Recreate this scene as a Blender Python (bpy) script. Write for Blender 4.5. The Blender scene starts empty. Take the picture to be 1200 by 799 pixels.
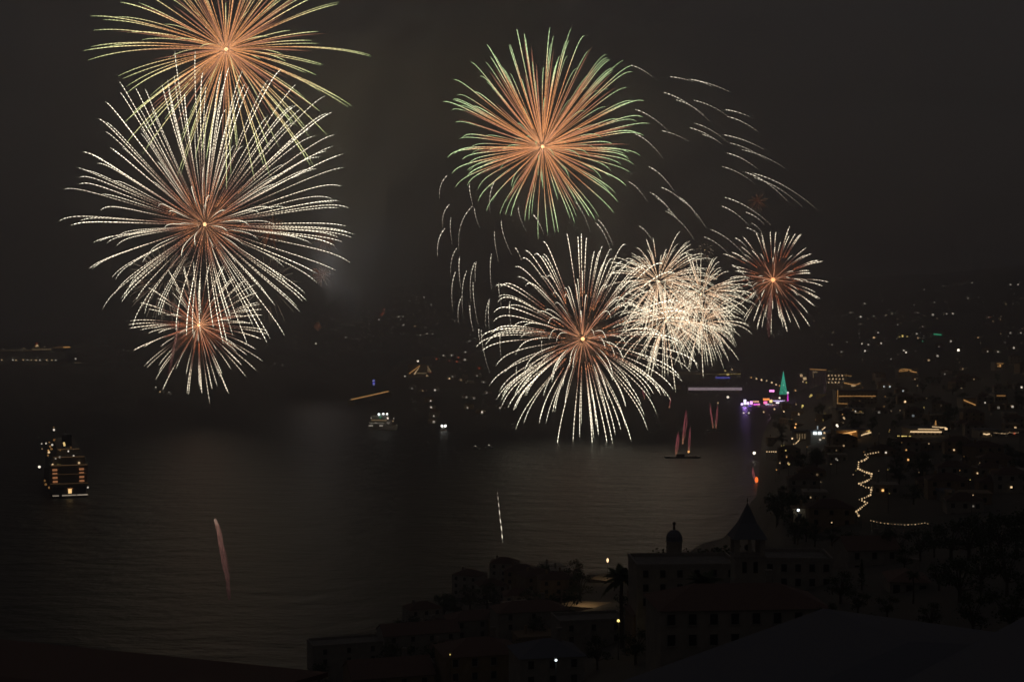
import bpy, bmesh, math, random
from mathutils import Vector, Matrix, noise as mnoise

S = bpy.context.scene
COL = S.collection
rnd = random.Random(7)
F = 1648.5            # focal length in photo pixels (1200 px wide, 40 degrees)
CAMZ, HZ = 120.0, 375.0   # camera height over the sea, horizon row

# ------------------------------------------------------------------ camera
cd = bpy.data.cameras.new("camera")
cam = bpy.data.objects.new("camera", cd)
COL.objects.link(cam)
cam.location = (0, 0, CAMZ)
cam.rotation_euler = (math.radians(90), 0, 0)
cd.sensor_width = 36.0
cd.lens = 36.0 * F / 1200.0
cd.shift_y = -24.5 / 1200.0
cd.clip_start, cd.clip_end = 0.5, 90000.0
S.camera = cam

# ------------------------------------------------------------------ night sky, moonlight, exposure
W = bpy.data.worlds.new("World"); S.world = W; W.use_nodes = True
nt = W.node_tree; N = nt.nodes; L = nt.links
for n in list(N): N.remove(n)
out = N.new("ShaderNodeOutputWorld")
sky = N.new("ShaderNodeTexSky"); sky.sky_type = 'NISHITA'; sky.sun_disc = False
sky.sun_elevation = math.radians(3); sky.sun_rotation = math.radians(200)
bs = N.new("ShaderNodeBackground"); bs.inputs["Strength"].default_value = 0.0015
L.new(sky.outputs[0], bs.inputs["Color"])
tc = N.new("ShaderNodeTexCoord"); mp = N.new("ShaderNodeMapping"); mp.inputs["Scale"].default_value = (3.0, 3.0, 9.0)
mp.inputs["Rotation"].default_value = (0, math.radians(12), 0)
nz = N.new("ShaderNodeTexNoise"); nz.inputs["Scale"].default_value = 2.2; nz.inputs["Detail"].default_value = 5; nz.inputs["Distortion"].default_value = 0.6
rp = N.new("ShaderNodeValToRGB")
rp.color_ramp.elements[0].position = 0.3; rp.color_ramp.elements[0].color = (0.0150, 0.0134, 0.0138, 1)
rp.color_ramp.elements[1].position = 0.75; rp.color_ramp.elements[1].color = (0.0228, 0.0204, 0.0206, 1)
bw = N.new("ShaderNodeBackground"); bw.inputs["Strength"].default_value = 1.0
L.new(tc.outputs["Generated"], mp.inputs[0]); L.new(mp.outputs[0], nz.inputs["Vector"])
L.new(nz.outputs["Fac"], rp.inputs[0]); L.new(rp.outputs[0], bw.inputs["Color"])
ad = N.new("ShaderNodeAddShader"); L.new(bs.outputs[0], ad.inputs[0]); L.new(bw.outputs[0], ad.inputs[1])
L.new(ad.outputs[0], out.inputs["Surface"])

sl = bpy.data.lights.new("moon", 'SUN'); sl.energy = 0.004; sl.angle = math.radians(0.5); sl.color = (1.0, 0.95, 0.88)
so = bpy.data.objects.new("moon", sl); COL.objects.link(so)
so.rotation_euler = (math.radians(52), 0, math.radians(-35))

S.view_settings.view_transform = 'Standard'; S.view_settings.look = 'None'
S.view_settings.exposure = 0.0; S.view_settings.gamma = 1.0
S.view_settings.use_curve_mapping = False
S.cycles.volume_step_rate = 2.0; S.cycles.volume_max_steps = 96
S.cycles.volume_bounces = 1; S.cycles.max_bounces = 5
S.cycles.transparent_max_bounces = 24
S.cycles.sample_clamp_indirect = 1.0

def P(px, py, Y, dz=0.0):
    """photo pixel + distance -> point in the place"""
    return Vector(((px - 600.0) / F * Y, Y, CAMZ - (py - HZ) / F * Y + dz))

# ------------------------------------------------------------------ helpers
def tag(o, label=None, cat=None, group=None, kind=None):
    if label: o["label"] = label
    if cat: o["category"] = cat
    if group: o["group"] = group
    if kind: o["kind"] = kind
    return o

def link(o, parent=None):
    COL.objects.link(o)
    if parent: o.parent = parent
    return o

def empty(name, loc, label, cat, group=None, rz=0.0):
    o = bpy.data.objects.new(name, None); link(o)
    o.empty_display_size = 1.0
    o.location = loc; o.rotation_euler = (0, 0, rz)
    return tag(o, label, cat, group)

class MB:
    """collects geometry, links it as ONE mesh object"""
    def __init__(s): s.v = []; s.f = []; s.m = []; s.uv = []
    def box(s, x0, x1, y0, y1, z0, z1, m=0):
        b = len(s.v)
        s.v += [(x0,y0,z0),(x1,y0,z0),(x1,y1,z0),(x0,y1,z0),(x0,y0,z1),(x1,y0,z1),(x1,y1,z1),(x0,y1,z1)]
        for q in ((0,3,2,1),(4,5,6,7),(0,1,5,4),(1,2,6,5),(2,3,7,6),(3,0,4,7)):
            s.f.append([b+i for i in q]); s.m.append(m)
        return s
    def poly(s, pts, m=0):
        b = len(s.v); s.v += [tuple(p) for p in pts]; s.f.append(list(range(b, b+len(pts)))); s.m.append(m); return s
    def prism(s, outline, z0, z1, m=0):
        """outline: ccw xy list"""
        b = len(s.v); n = len(outline)
        s.v += [(x, y, z0) for x, y in outline] + [(x, y, z1) for x, y in outline]
        s.f.append([b+i for i in reversed(range(n))]); s.m.append(m)
        s.f.append([b+n+i for i in range(n)]); s.m.append(m)
        for i in range(n):
            j = (i+1) % n
            s.f.append([b+i, b+j, b+n+j, b+n+i]); s.m.append(m)
        return s
    def gable(s, x0, x1, y0, y1, z0, h, m=0, ov=0.3, t=0.18):
        """gable roof with ridge along x, as two thick slabs"""
        ym = (y0+y1)/2
        for sg, ye in ((-1, y0-ov), (1, y1+ov)):
            sl_ = h/((y1-y0)/2)
            ze = z0 - ov*sl_
            a = [(x0-ov,ye,ze),(x1+ov,ye,ze),(x1+ov,ym,z0+h),(x0-ov,ym,z0+h)]
            b = len(s.v)
            s.v += a + [(x,y,z+t) for x,y,z in a]
            for q in ((0,3,2,1),(4,5,6,7),(0,1,5,4),(1,2,6,5),(2,3,7,6),(3,0,4,7)):
                s.f.append([b+i for i in (q if sg<0 else q[::-1])]); s.m.append(m)
        return s
    def hip(s, x0, x1, y0, y1, z0, h, m=0, ov=0.4):
        x0-=ov; x1+=ov; y0-=ov; y1+=ov
        d = min(x1-x0, y1-y0)/2
        if x1-x0 >= y1-y0: r = [(x0+d,(y0+y1)/2,z0+h),(x1-d,(y0+y1)/2,z0+h)]; fs=((0,1,5,4),(1,2,5),(2,3,4,5),(3,0,4))
        else: r = [((x0+x1)/2,y0+d,z0+h),((x0+x1)/2,y1-d,z0+h)]; fs=((0,1,4),(1,2,5,4),(2,3,5),(3,0,4,5))
        b = len(s.v)
        s.v += [(x0,y0,z0),(x1,y0,z0),(x1,y1,z0),(x0,y1,z0)] + r
        for q in fs + ((3,2,1,0),): s.f.append([b+i for i in q]); s.m.append(m)
        return s
    def tube(s, pts, rad, n=5, m=0, cap=True):
        pts = [Vector(p) for p in pts]; k = len(pts); b = len(s.v)
        for i, p in enumerate(pts):
            t = (pts[min(i+1,k-1)] - pts[max(i-1,0)])
            if t.length < 1e-9: t = Vector((0,0,1))
            t.normalize()
            u = t.cross(Vector((0,0,1)) if abs(t.z) < 0.9 else Vector((1,0,0))).normalized(); w = t.cross(u)
            r = rad[i] if isinstance(rad, (list, tuple)) else rad
            for j in range(n):
                a = 2*math.pi*j/n
                s.v.append(tuple(p + u*(r*math.cos(a)) + w*(r*math.sin(a))))
        for i in range(k-1):
            for j in range(n):
                j2 = (j+1) % n
                s.f.append([b+i*n+j, b+i*n+j2, b+(i+1)*n+j2, b+(i+1)*n+j]); s.m.append(m)
        if cap:
            s.f.append([b+j for j in reversed(range(n))]); s.m.append(m)
            s.f.append([b+(k-1)*n+j for j in range(n)]); s.m.append(m)
        return s
    def ball(s, c, r, m=0, seg=8, ring=5, sz=1.0):
        b = len(s.v); c = Vector(c)
        s.v.append(tuple(c+Vector((0,0,-r*sz))))
        for i in range(1, ring):
            th = math.pi*i/ring
            for j in range(seg):
                a = 2*math.pi*j/seg
                s.v.append((c.x+r*math.sin(th)*math.cos(a), c.y+r*math.sin(th)*math.sin(a), c.z-r*sz*math.cos(th)))
        s.v.append(tuple(c+Vector((0,0,r*sz)))); e = len(s.v)-1
        for j in range(seg):
            j2=(j+1)%seg
            s.f.append([b, b+1+j2, b+1+j]); s.m.append(m)
            s.f.append([e, b+1+(ring-2)*seg+j, b+1+(ring-2)*seg+j2]); s.m.append(m)
            for i in range(ring-2):
                s.f.append([b+1+i*seg+j, b+1+i*seg+j2, b+1+(i+1)*seg+j2, b+1+(i+1)*seg+j]); s.m.append(m)
        return s
    def mesh(s, name, mats):
        me = bpy.data.meshes.new(name); me.from_pydata(s.v, [], s.f)
        for x in (mats if isinstance(mats, (list, tuple)) else [mats]): me.materials.append(x)
        me.polygons.foreach_set("material_index", s.m); me.update()
        return me
    def build(s, name, mats, parent=None, loc=None, color=None):
        o = bpy.data.objects.new(name, s.mesh(name, mats)); link(o, parent)
        if loc is not None: o.location = loc
        if color: o.color = color
        return o

def dup(root, loc=None, rz=None, scale=None, label=None, group=None):
    r = root.copy(); COL.objects.link(r)
    if loc is not None: r.location = loc
    if rz is not None: r.rotation_euler = (0,0,rz)
    if scale is not None: r.scale = scale if hasattr(scale, '__len__') else (scale,)*3
    if label: r["label"] = label
    if group: r["group"] = group
    for ch in list(root.children):
        c = ch.copy(); COL.objects.link(c); c.parent = r
        for g in list(ch.children):
            d = g.copy(); COL.objects.link(d); d.parent = c
    return r

# ------------------------------------------------------------------ materials
def mat(name, c1, c2=None, scale=1.0, rough=0.9, detail=4, bump=0.0, wave=None):
    m = bpy.data.materials.new(name); m.use_nodes = True
    n = m.node_tree.nodes; l = m.node_tree.links; b = n["Principled BSDF"]
    b.inputs["Roughness"].default_value = rough
    t = n.new("ShaderNodeTexCoord")
    if c2 is None: c2 = tuple(x*0.7 for x in c1)
    if wave:
        x = n.new("ShaderNodeTexWave"); x.inputs["Scale"].default_value = wave; x.inputs["Distortion"].default_value = 1.5
        x.inputs["Detail"].default_value = 3
    else:
        x = n.new("ShaderNodeTexNoise"); x.inputs["Scale"].default_value = scale; x.inputs["Detail"].default_value = detail
    l.new(t.outputs["Object"], x.inputs["Vector"])
    r = n.new("ShaderNodeValToRGB")
    r.color_ramp.elements[0].position = 0.35; r.color_ramp.elements[0].color = (*c2, 1)
    r.color_ramp.elements[1].position = 0.7; r.color_ramp.elements[1].color = (*c1, 1)
    l.new(x.outputs["Fac"], r.inputs[0]); l.new(r.outputs[0], b.inputs["Base Color"])
    if bump:
        bp = n.new("ShaderNodeBump"); bp.inputs["Strength"].default_value = bump
        l.new(x.outputs["Fac"], bp.inputs["Height"]); l.new(bp.outputs[0], b.inputs["Normal"])
    return m

M = {
 'plaster': mat("pale plaster", (0.34,0.31,0.27), (0.25,0.23,0.2), 0.6),
 'plaster2': mat("ochre plaster", (0.30,0.22,0.14), (0.22,0.16,0.1), 0.6),
 'tile': mat("clay roof tile", (0.19,0.12,0.10), (0.13,0.08,0.066), wave=2.2, bump=0.5),
 'tile2': mat("clay roof tile small", (0.12,0.07,0.055), (0.08,0.045,0.036), wave=1.2, bump=0.4),
 'slate': mat("dark slate roof", (0.16,0.17,0.21), (0.12,0.13,0.16), wave=1.6, bump=0.4, rough=0.95),
 'concrete': mat("concrete", (0.26,0.25,0.23), (0.18,0.17,0.16), 0.8),
 'glass': mat("dark window glass", (0.02,0.022,0.025), (0.015,0.015,0.018), 1.0, rough=0.15),
 'trim': mat("stone trim", (0.3,0.28,0.25), (0.22,0.2,0.18), 2.0),
 'leaf': mat("foliage", (0.06,0.085,0.035), (0.035,0.05,0.022), 0.35),
 'bark': mat("bark", (0.09,0.065,0.045), (0.05,0.04,0.03), 3.0),
 'metal': mat("dark metal", (0.09,0.085,0.085), (0.05,0.05,0.055), 4.0, rough=0.5),
 'hullw': mat("white ship paint", (0.55,0.55,0.54), (0.42,0.42,0.42), 0.15, rough=0.5),
 'hulld': mat("dark ship paint", (0.05,0.06,0.09), (0.035,0.04,0.06), 0.2, rough=0.4),
 'paving': mat("sand coloured paving", (0.36,0.29,0.2), (0.25,0.2,0.14), 0.5),
 'asphalt': mat("asphalt", (0.055,0.053,0.05), (0.04,0.04,0.038), 1.5),
 'ground': mat("dark hillside ground", (0.10,0.09,0.075), (0.055,0.053,0.043), 0.02, detail=8),
}

def glow_mat():
    """lamps and lit windows: colour and strength come from the object's own colour (alpha = strength)"""
    m = bpy.data.materials.new("lamp glow"); m.use_nodes = True
    n = m.node_tree.nodes; l = m.node_tree.links; n.clear()
    o = n.new("ShaderNodeOutputMaterial"); e = n.new("ShaderNodeEmission"); i = n.new("ShaderNodeObjectInfo")
    l.new(i.outputs["Color"], e.inputs["Color"]); l.new(i.outputs["Alpha"], e.inputs["Strength"]); l.new(e.outputs[0], o.inputs[0])
    m.cycles.emission_sampling = 'NONE'
    return m
GLOW = glow_mat()

def trail_mat(name, stops, strength, bead=0.5, pitch=6.0):
    """burning star trail: colour along u (0 at the burst, 1 at the tip), flicker beads along its length"""
    m = bpy.data.materials.new(name); m.use_nodes = True
    n = m.node_tree.nodes; l = m.node_tree.links; n.clear()
    o = n.new("ShaderNodeOutputMaterial"); e = n.new("ShaderNodeEmission")
    uv = n.new("ShaderNodeUVMap"); uv.uv_map = "along"
    sx = n.new("ShaderNodeSeparateXYZ"); l.new(uv.outputs[0], sx.inputs[0])
    r = n.new("ShaderNodeValToRGB"); cr = r.color_ramp
    while len(cr.elements) < len(stops): cr.elements.new(0.5)
    for el, (p, c) in zip(cr.elements, stops): el.position = p; el.color = (*c, 1)
    l.new(sx.outputs[0], r.inputs[0]); l.new(r.outputs[0], e.inputs["Color"])
    # beads: regular flicker with a wandering phase
    nx = n.new("ShaderNodeTexNoise"); nx.noise_dimensions = '1D'; nx.inputs["Scale"].default_value = 0.05; nx.inputs["Detail"].default_value = 3
    l.new(sx.outputs[1], nx.inputs["W"])
    ph = n.new("ShaderNodeMath"); ph.operation = 'MULTIPLY'; ph.inputs[1].default_value = 14.0; l.new(nx.outputs["Fac"], ph.inputs[0])
    vv = n.new("ShaderNodeMath"); vv.operation = 'MULTIPLY_ADD'; vv.inputs[1].default_value = 6.2832/pitch; l.new(sx.outputs[1], vv.inputs[0]); l.new(ph.outputs[0], vv.inputs[2])
    sn = n.new("ShaderNodeMath"); sn.operation = 'SINE'; l.new(vv.outputs[0], sn.inputs[0])
    mr = n.new("ShaderNodeMapRange"); mr.inputs[1].default_value = -0.8; mr.inputs[2].default_value = 0.7
    mr.inputs[3].default_value = 1.0-bead; mr.inputs[4].default_value = 1.0+0.5*bead
    l.new(sn.outputs[0], mr.inputs[0])
    # beads only over the outer stretch
    oi = n.new("ShaderNodeObjectInfo")
    rr = n.new("ShaderNodeMapRange"); rr.inputs[3].default_value = 0.6; rr.inputs[4].default_value = 1.2
    l.new(oi.outputs["Random"], rr.inputs[0])
    mu = n.new("ShaderNodeMath"); mu.operation = 'MULTIPLY'; l.new(mr.outputs[0], mu.inputs[0]); l.new(rr.outputs[0], mu.inputs[1])
    m2 = n.new("ShaderNodeMath"); m2.operation = 'MULTIPLY'; m2.inputs[1].default_value = strength
    l.new(mu.outputs[0], m2.inputs[0]); l.new(m2.outputs[0], e.inputs["Strength"])
    l.new(e.outputs[0], o.inputs[0]); m.cycles.emission_sampling = 'NONE'
    return m

# ------------------------------------------------------------------ terrain
YK = [3, 60, 150, 250, 350, 450, 560, 700, 850, 1000, 1200, 1400, 1700, 2000, 2400, 2800, 3500, 4500, 6000, 8000, 11000]
TER = {
 -700: [108, 90, 72, 45, 12, -4, -5, -5, -5, -5, -5, -5, -5, -5, -5, -5, -5, -5, -5, -5, -5],
    0: [108, 90, 72, 45, 12, -4, -5, -5, -5, -5, -5, -5, -5, -5, -5, -5, -5, -5, -5, -5, -5],
  330: [108, 90, 70, 46, 18, -3, -5, -5, -5, -5, -5, -5, -5, -5, -5, -5, -5, -5, -5,  -5, -5],
  400: [108, 90, 70, 47, 22,  4, -4, -5, -5, -5, -5, -5, -5, -5, -5, -5, -5, -5, -5,  60, 300],
  450: [108, 90, 70, 48, 25,  8, -3, -5, -5, -5, -5, -5, -5, -5, -5,  2, -5, -5, -5, 150, 380],
  500: [108, 90, 70, 48, 26, 11,  2, -5, -5, -5, -5, -5, -5, -5, -5, 20, 28, -5,  20, 190, 400],
  600: [108, 90, 70, 50, 30, 18,  9, -4, -5, -5, -5, -5, -5, -5, -5,  8, 25, 40, 100, 230, 420],
  740: [108, 90, 78, 58, 40, 28, 13, -4, -5, -5, -5, -5, -5, -5,  3, 10, 30, 60, 130, 260, 430],
  850: [108, 90, 80, 62, 45, 35, 20,  4, -4, -5, -5, -5, -5, -4,  5, 14, 45, 90, 180, 300, 430],
  885: [108, 90, 81, 65, 50, 40, 30, 17,  3, -2, -4, -3, -5,  0,  7, 20, 55,105, 210, 320, 440],
  915: [108, 90, 82, 69, 56, 50, 46, 40, 34, 26, 18, 10,  3,  3,  8, 24, 60,110, 220, 330, 450],
 1000: [108, 90, 82, 72, 60, 57, 54, 50, 46, 44, 43, 42, 42, 40, 42, 50, 82,140, 240, 340, 460],
 1100: [108, 90, 83, 74, 62, 59, 56, 52, 49, 48, 49, 50, 53, 60, 72, 88,125,190, 290, 380, 480],
 1200: [108, 90, 84, 76, 65, 61, 58, 56, 54, 55, 58, 62, 70, 80, 96,115,165,250, 350, 430, 500],
 1900: [108, 90, 92, 90, 85, 82, 82, 86, 92,100,112,126,148,170,200,230,280,360, 450, 520, 600],
}
TK = sorted(TER)
def terr(x, y):
    y = max(y, 3.0); px = 600.0 + x / y * F
    px = min(max(px, TK[0]), TK[-1])
    i = 0
    while i < len(TK)-2 and px > TK[i+1]: i += 1
    a = (px-TK[i])/(TK[i+1]-TK[i]); a = a*a*(3-2*a)*0.5 + a*0.5
    j = 0
    yy = min(y, YK[-1])
    while j < len(YK)-2 and yy > YK[j+1]: j += 1
    b = (yy-YK[j])/(YK[j+1]-YK[j])
    A, B = TER[TK[i]], TER[TK[i+1]]
    z = (A[j]*(1-b)+A[j+1]*b)*(1-a) + (B[j]*(1-b)+B[j+1]*b)*a
    if z > 6 and y > 500:
        z += (z-6)/(z+30) * 14 * mnoise.noise((x/260.0, y/260.0, 1.7)) * min(1.0, y/2500.0)
    return z

def hit(px, py, dz=0.0):
    """distance at which the line of sight through a photo pixel meets the land (+dz) or the sea"""
    t = (py-HZ)/F; k = (px-600)/F
    Y = 40.0
    while Y < 11000:
        g = max(terr(k*Y, Y), 0.0) + dz
        if CAMZ - t*Y <= g: return Y
        Y *= 1.004
    return None

def build_terrain():
    pxs = [TK[0] + i*13.0 for i in range(int((TK[-1]-TK[0])/13)+1)]
    ys = [3.0]
    while ys[-1] < 11000: ys.append(ys[-1]*1.05 + 1.5)
    mb = MB(); nx = len(pxs)
    for y in ys:
        for p in pxs:
            x = (p-600)/F*y
            mb.v.append((x, y, terr(x, y)))
    for j in range(len(ys)-1):
        for i in range(nx-1):
            a = j*nx+i
            mb.f.append([a, a+1, a+nx+1, a+nx]); mb.m.append(0)
    o = mb.build("terrain", M['ground']); o["kind"] = "structure"
    for p in o.data.polygons: p.use_smooth = True
build_terrain()

def sea_mat():
    m = bpy.data.materials.new("night sea"); m.use_nodes = True
    n = m.node_tree.nodes; l = m.node_tree.links; b = n["Principled BSDF"]
    b.inputs["Base Color"].default_value = (0.006, 0.008, 0.010, 1); b.inputs["Roughness"].default_value = 0.40
    b.inputs["IOR"].default_value = 1.33; b.inputs["Specular IOR Level"].default_value = 0.20
    t = n.new("ShaderNodeTexCoord"); mp = n.new("ShaderNodeMapping"); mp.inputs["Scale"].default_value = (0.035, 0.06, 0.05)
    mp.inputs["Rotation"].default_value = (0, 0, 0.25)
    x = n.new("ShaderNodeTexNoise"); x.inputs["Scale"].default_value = 0.9; x.inputs["Detail"].default_value = 7; x.inputs["Roughness"].default_value = 0.6
    l.new(t.outputs["Object"], mp.inputs[0]); l.new(mp.outputs[0], x.inputs["Vector"])
    bp = n.new("ShaderNodeBump"); bp.inputs["Strength"].default_value = 1.0; bp.inputs["Distance"].default_value = 3.6
    l.new(x.outputs["Fac"], bp.inputs["Height"]); l.new(bp.outputs[0], b.inputs["Normal"])
    return m
sea = MB().poly([(-30000,-900,0),(30000,-900,0),(30000,40000,0),(-30000,40000,0)]).build("sea", sea_mat())
sea["kind"] = "structure"

# ------------------------------------------------------------------ fireworks
CREAM = (1.0, 0.88, 0.66); RED = (0.30, 0.085, 0.045); ORG = (0.62, 0.24, 0.105)
T_WHITE = trail_mat("white star trail", [(0.0,(0.7,0.25,0.1)),(0.07,(0.24,0.10,0.07)),(0.16,(0.42,0.29,0.2)),(0.28,(0.95,0.80,0.58)),(0.6,CREAM),(0.9,(0.92,0.86,0.66)),(1.0,(0.5,0.45,0.33))], 3.2, 0.8, 3.6)
T_LEMON = trail_mat("lemon star trail", [(0.0,(0.9,0.36,0.12)),(0.3,(0.75,0.34,0.14)),(0.55,(0.9,0.72,0.34)),(0.8,(0.78,0.78,0.36)),(1.0,(0.42,0.5,0.22))], 2.1, 0.35, 5.0)
T_GREEN = trail_mat("green star trail", [(0.0,(0.9,0.34,0.12)),(0.3,(0.72,0.32,0.14)),(0.42,(0.8,0.62,0.33)),(0.58,(0.55,0.72,0.36)),(1.0,(0.33,0.46,0.22))], 2.2, 0.3, 5.0)
T_EMBER = trail_mat("ember streak", [(0.0,(0.9,0.4,0.18)),(0.25,(0.52,0.22,0.125)),(0.7,(0.36,0.15,0.09)),(1.0,(0.08,0.04,0.03))], 1.75, 0.15, 12.0)
T_RED = trail_mat("red ended star trail", [(0.0,(0.5,0.13,0.05)),(0.22,(0.12,0.05,0.035)),(0.36,(0.22,0.14,0.1)),(0.48,(0.75,0.6,0.42)),(0.85,CREAM),(1.0,(0.5,0.42,0.3))], 2.0, 0.65, 3.7)
T_DENSE = trail_mat("dense white star trail", [(0.0,(1.0,0.62,0.36)),(0.25,(0.85,0.56,0.36)),(0.5,(0.95,0.82,0.6)),(0.85,(0.72,0.64,0.46)),(1.0,(0.3,0.27,0.2))], 2.0, 0.6, 3.7)
T_DIM = trail_mat("dim star trail", [(0.0,(0.2,0.11,0.07)),(0.5,(0.20,0.16,0.12)),(1.0,(0.10,0.085,0.06))], 0.8, 0.4, 5.0)
T_RUST = trail_mat("rust star trail", [(0.0,(0.25,0.07,0.03)),(0.5,(0.15,0.06,0.03)),(1.0,(0.04,0.025,0.02))], 0.8, 0.2, 6.0)
T_FALL = trail_mat("falling star trail", [(0.0,(0.30,0.27,0.21)),(0.12,(0.62,0.55,0.42)),(0.5,(0.42,0.37,0.29)),(1.0,(0.14,0.115,0.09))], 2.0, 0.85, 3.7)
T_JET = trail_mat("red jet", [(0.0,(0.5,0.22,0.12)),(0.3,(0.26,0.075,0.075)),(0.7,(0.34,0.085,0.10)),(1.0,(0.06,0.02,0.02))], 0.85, 0.5, 3.0)
T_TAIL = trail_mat("rising tail", [(0.0,(0.03,0.014,0.014)),(0.5,(0.16,0.07,0.06)),(0.85,(0.34,0.17,0.13)),(1.0,(0.55,0.36,0.27))], 0.8, 0.5, 6.0)

class Trail(MB):
    def streak(s, pts, rad, n=4, v0=0.0):
        b = len(s.v); k = len(pts)
        s.tube(pts, rad, n, 0, True)
        ln = [v0]
        for i in range(1, k): ln.append(ln[-1] + (Vector(pts[i])-Vector(pts[i-1])).length)
        s.uv += [(i/(k-1), ln[i]) for i in range(k) for _ in range(n)]
        return s
    def build(s, name, mats, parent=None, loc=None):
        me = s.mesh(name, mats); ul = me.uv_layers.new(name="along")
        buf = []
        for lp in me.loops: buf += s.uv[lp.vertex_index]
        ul.data.foreach_set("uv", buf)
        o = bpy.data.objects.new(name, me); link(o, parent)
        if loc is not None: o.location = loc
        return o

def lamp(loc, energy, color, radius, parent=None, name="glow"):
    l = bpy.data.lights.new(name, 'POINT'); l.energy = energy; l.color = color; l.shadow_soft_size = radius
    o = bpy.data.objects.new(name, l); link(o, parent); o.location = loc
    return o

def burst(label, px, py, Y, R, n, material, drop=30, drift=(0, 0), ts=(0.03, 0.1), te=(0.9, 1.0), vary=0.07, k=1.4, w=0.62,
          ember=0, ember_w=1.3, ember_len=(0.35, 0.62), core=2.0, core_col=(1.0, 0.52, 0.24, 4.0), light=0, light_col=(1, 0.78, 0.62),
          light_r=12, seed=1, group=None, squash=1.0, mask=None, jit=0.13):
    """R, drop, drift and widths in photo pixels at distance Y"""
    r = random.Random(seed); q = Y / F
    root = empty("firework_burst", P(px, py, Y), label, "firework", group)
    def pos(d, t, rv):
        g = (1-math.exp(-k*t))/(1-math.exp(-k))
        return Vector((d.x*R*rv*g + drift[0]*t, d.y*R*rv*g, d.z*R*rv*squash*g - drift[1]*t - drop*t*t)) * q
    items = []
    off = r.random()
    for i in range(n):
        # evenly spread directions on the sphere, shaken
        zz = 1 - 2*(i+0.5)/n; a = 2.39996*i + off*6.28
        rr = math.sqrt(max(0, 1-zz*zz)); d = Vector((rr*math.cos(a), rr*math.sin(a), zz))
        d = (d + Vector((r.gauss(0,jit), r.gauss(0,jit), r.gauss(0,jit)))).normalized()
        if mask and not mask(d, r): continue
        rv = 1 + r.uniform(-vary, vary*0.6)
        t0, t1 = r.uniform(*ts), r.uniform(*te)
        seg = 22
        pts = [pos(d, t0+(t1-t0)*j/seg, rv) for j in range(seg+1)]
        ww = w*r.uniform(0.75, 1.15)*q
        rad = [ww*(0.45+0.55*min(1, j/seg*2.2))*(1 if j < seg-2 else (0.8, 0.55, 0.3)[j-seg+2]) for j in range(seg+1)]
        items.append((-(Vector((pts[-1].x, 0, pts[-1].z))-Vector((pts[0].x, 0, pts[0].z))).length, pts, rad, r.uniform(0, 400)))
    items.sort(key=lambda x: x[0])
    for it in items[:100]:
        Trail().streak(it[1], it[2], 4, it[3]).build("star_trail", material, root)
    if len(items) > 100:
        t = Trail()
        for it in items[100:]: t.streak(it[1], it[2], 4, it[3])
        t.build("star_trails", material, root)["kind"] = "stuff"
    if ember:
        t = Trail()
        for i in range(ember):
            zz = 1 - 2*(i+0.5)/ember; a = 2.39996*i + 1.1
            rr = math.sqrt(max(0, 1-zz*zz)); d = Vector((rr*math.cos(a), rr*math.sin(a), zz))
            d = (d + Vector((r.gauss(0,.12), r.gauss(0,.12), r.gauss(0,.12)))).normalized()
            if mask and not mask(d, r): continue
            t1 = r.uniform(*ember_len)
            pts = [pos(d, 0.02+(t1-0.02)*j/12, 0.98) for j in range(13)]
            ww = ember_w*r.uniform(0.5, 1.1)*q
            t.streak(pts, [ww*(0.35+0.65*math.sin(math.pi*min(1, 0.15+0.85*j/12))) for j in range(13)], 4, r.uniform(0, 400))
        t.build("ember_streaks", T_EMBER, root)["kind"] = "stuff"
    if core:
        MB().ball((0,0,0), core*q, seg=12, ring=8).build("burst_core", GLOW, root, color=core_col)
    if light:
        lamp((0,0,0), light, light_col, light_r, root)
    return root

burst("orange burst with lemon yellow tips, half cut off by the top of the frame", 265, 58, 1560, 172, 130, T_LEMON, drop=24, drift=(4,-12),
      ts=(0.02,0.08), te=(0.55,1.0), ember=56, ember_w=0.8, ember_len=(0.3,0.8), core=2.2, light=58000, seed=11, w=0.37, k=0.9)
burst("largest white beaded burst below the orange yellow one, hanging over the open sea", 240, 263, 1480, 174, 190, T_WHITE, drop=50, drift=(14,-72), jit=0.17,
      ts=(0.04,0.12), te=(0.76,1.0), core=2.3, ember=30, ember_w=0.5, ember_len=(0.08,0.22), light=6000, seed=5, w=0.31, vary=0.12, k=2.2)
burst("low white burst with a red heart under the largest beaded burst", 233, 381, 1600, 84, 90, T_RED, drop=8, drift=(4,-4),
      ts=(0.08,0.18), te=(0.85,1.0), core=1.9, core_col=(1,0.42,0.18,5), light=7000, seed=8, w=0.38, vary=0.1, ember=30, ember_w=0.5, ember_len=(0.3,0.5))
burst("dim dense white burst behind the lower edge of the largest beaded burst", 193, 328, 1900, 46, 110, T_DIM, drop=6, core=0, seed=21, w=0.5, ts=(0.25,0.5))
burst("very dim grey burst beside the red hearted one, nearer the smoke", 312, 335, 2100, 44, 80, T_DIM, drop=5, core=0, seed=22, w=0.3, ts=(0.3,0.5))
burst("faint rust coloured burst low in the smoke near the grey one", 376, 321, 2300, 13, 40, T_RUST, drop=2, core=0, seed=23, w=0.55, ts=(0.05,0.2), light=75000, light_col=(1,0.86,0.78))
burst("faint rust coloured burst in the smoke above the other rust ones", 382, 279, 2300, 19, 44, T_RUST, drop=3, core=0, seed=24, w=0.5, ts=(0.05,0.2), light=75000, light_col=(1,0.86,0.78))
burst("faint rust red burst glimpsed among the beaded white trails", 318, 270, 2300, 22, 44, T_RUST, drop=3, core=1.2, core_col=(0.6,0.16,0.06,0.8), seed=25, w=0.5, ts=(0.05,0.2))
burst("tiny dull red burst low over the far headland", 372, 382, 2600, 6, 20, T_RUST, drop=1, core=0, seed=26, w=0.22, ts=(0.0,0.2))
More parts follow.
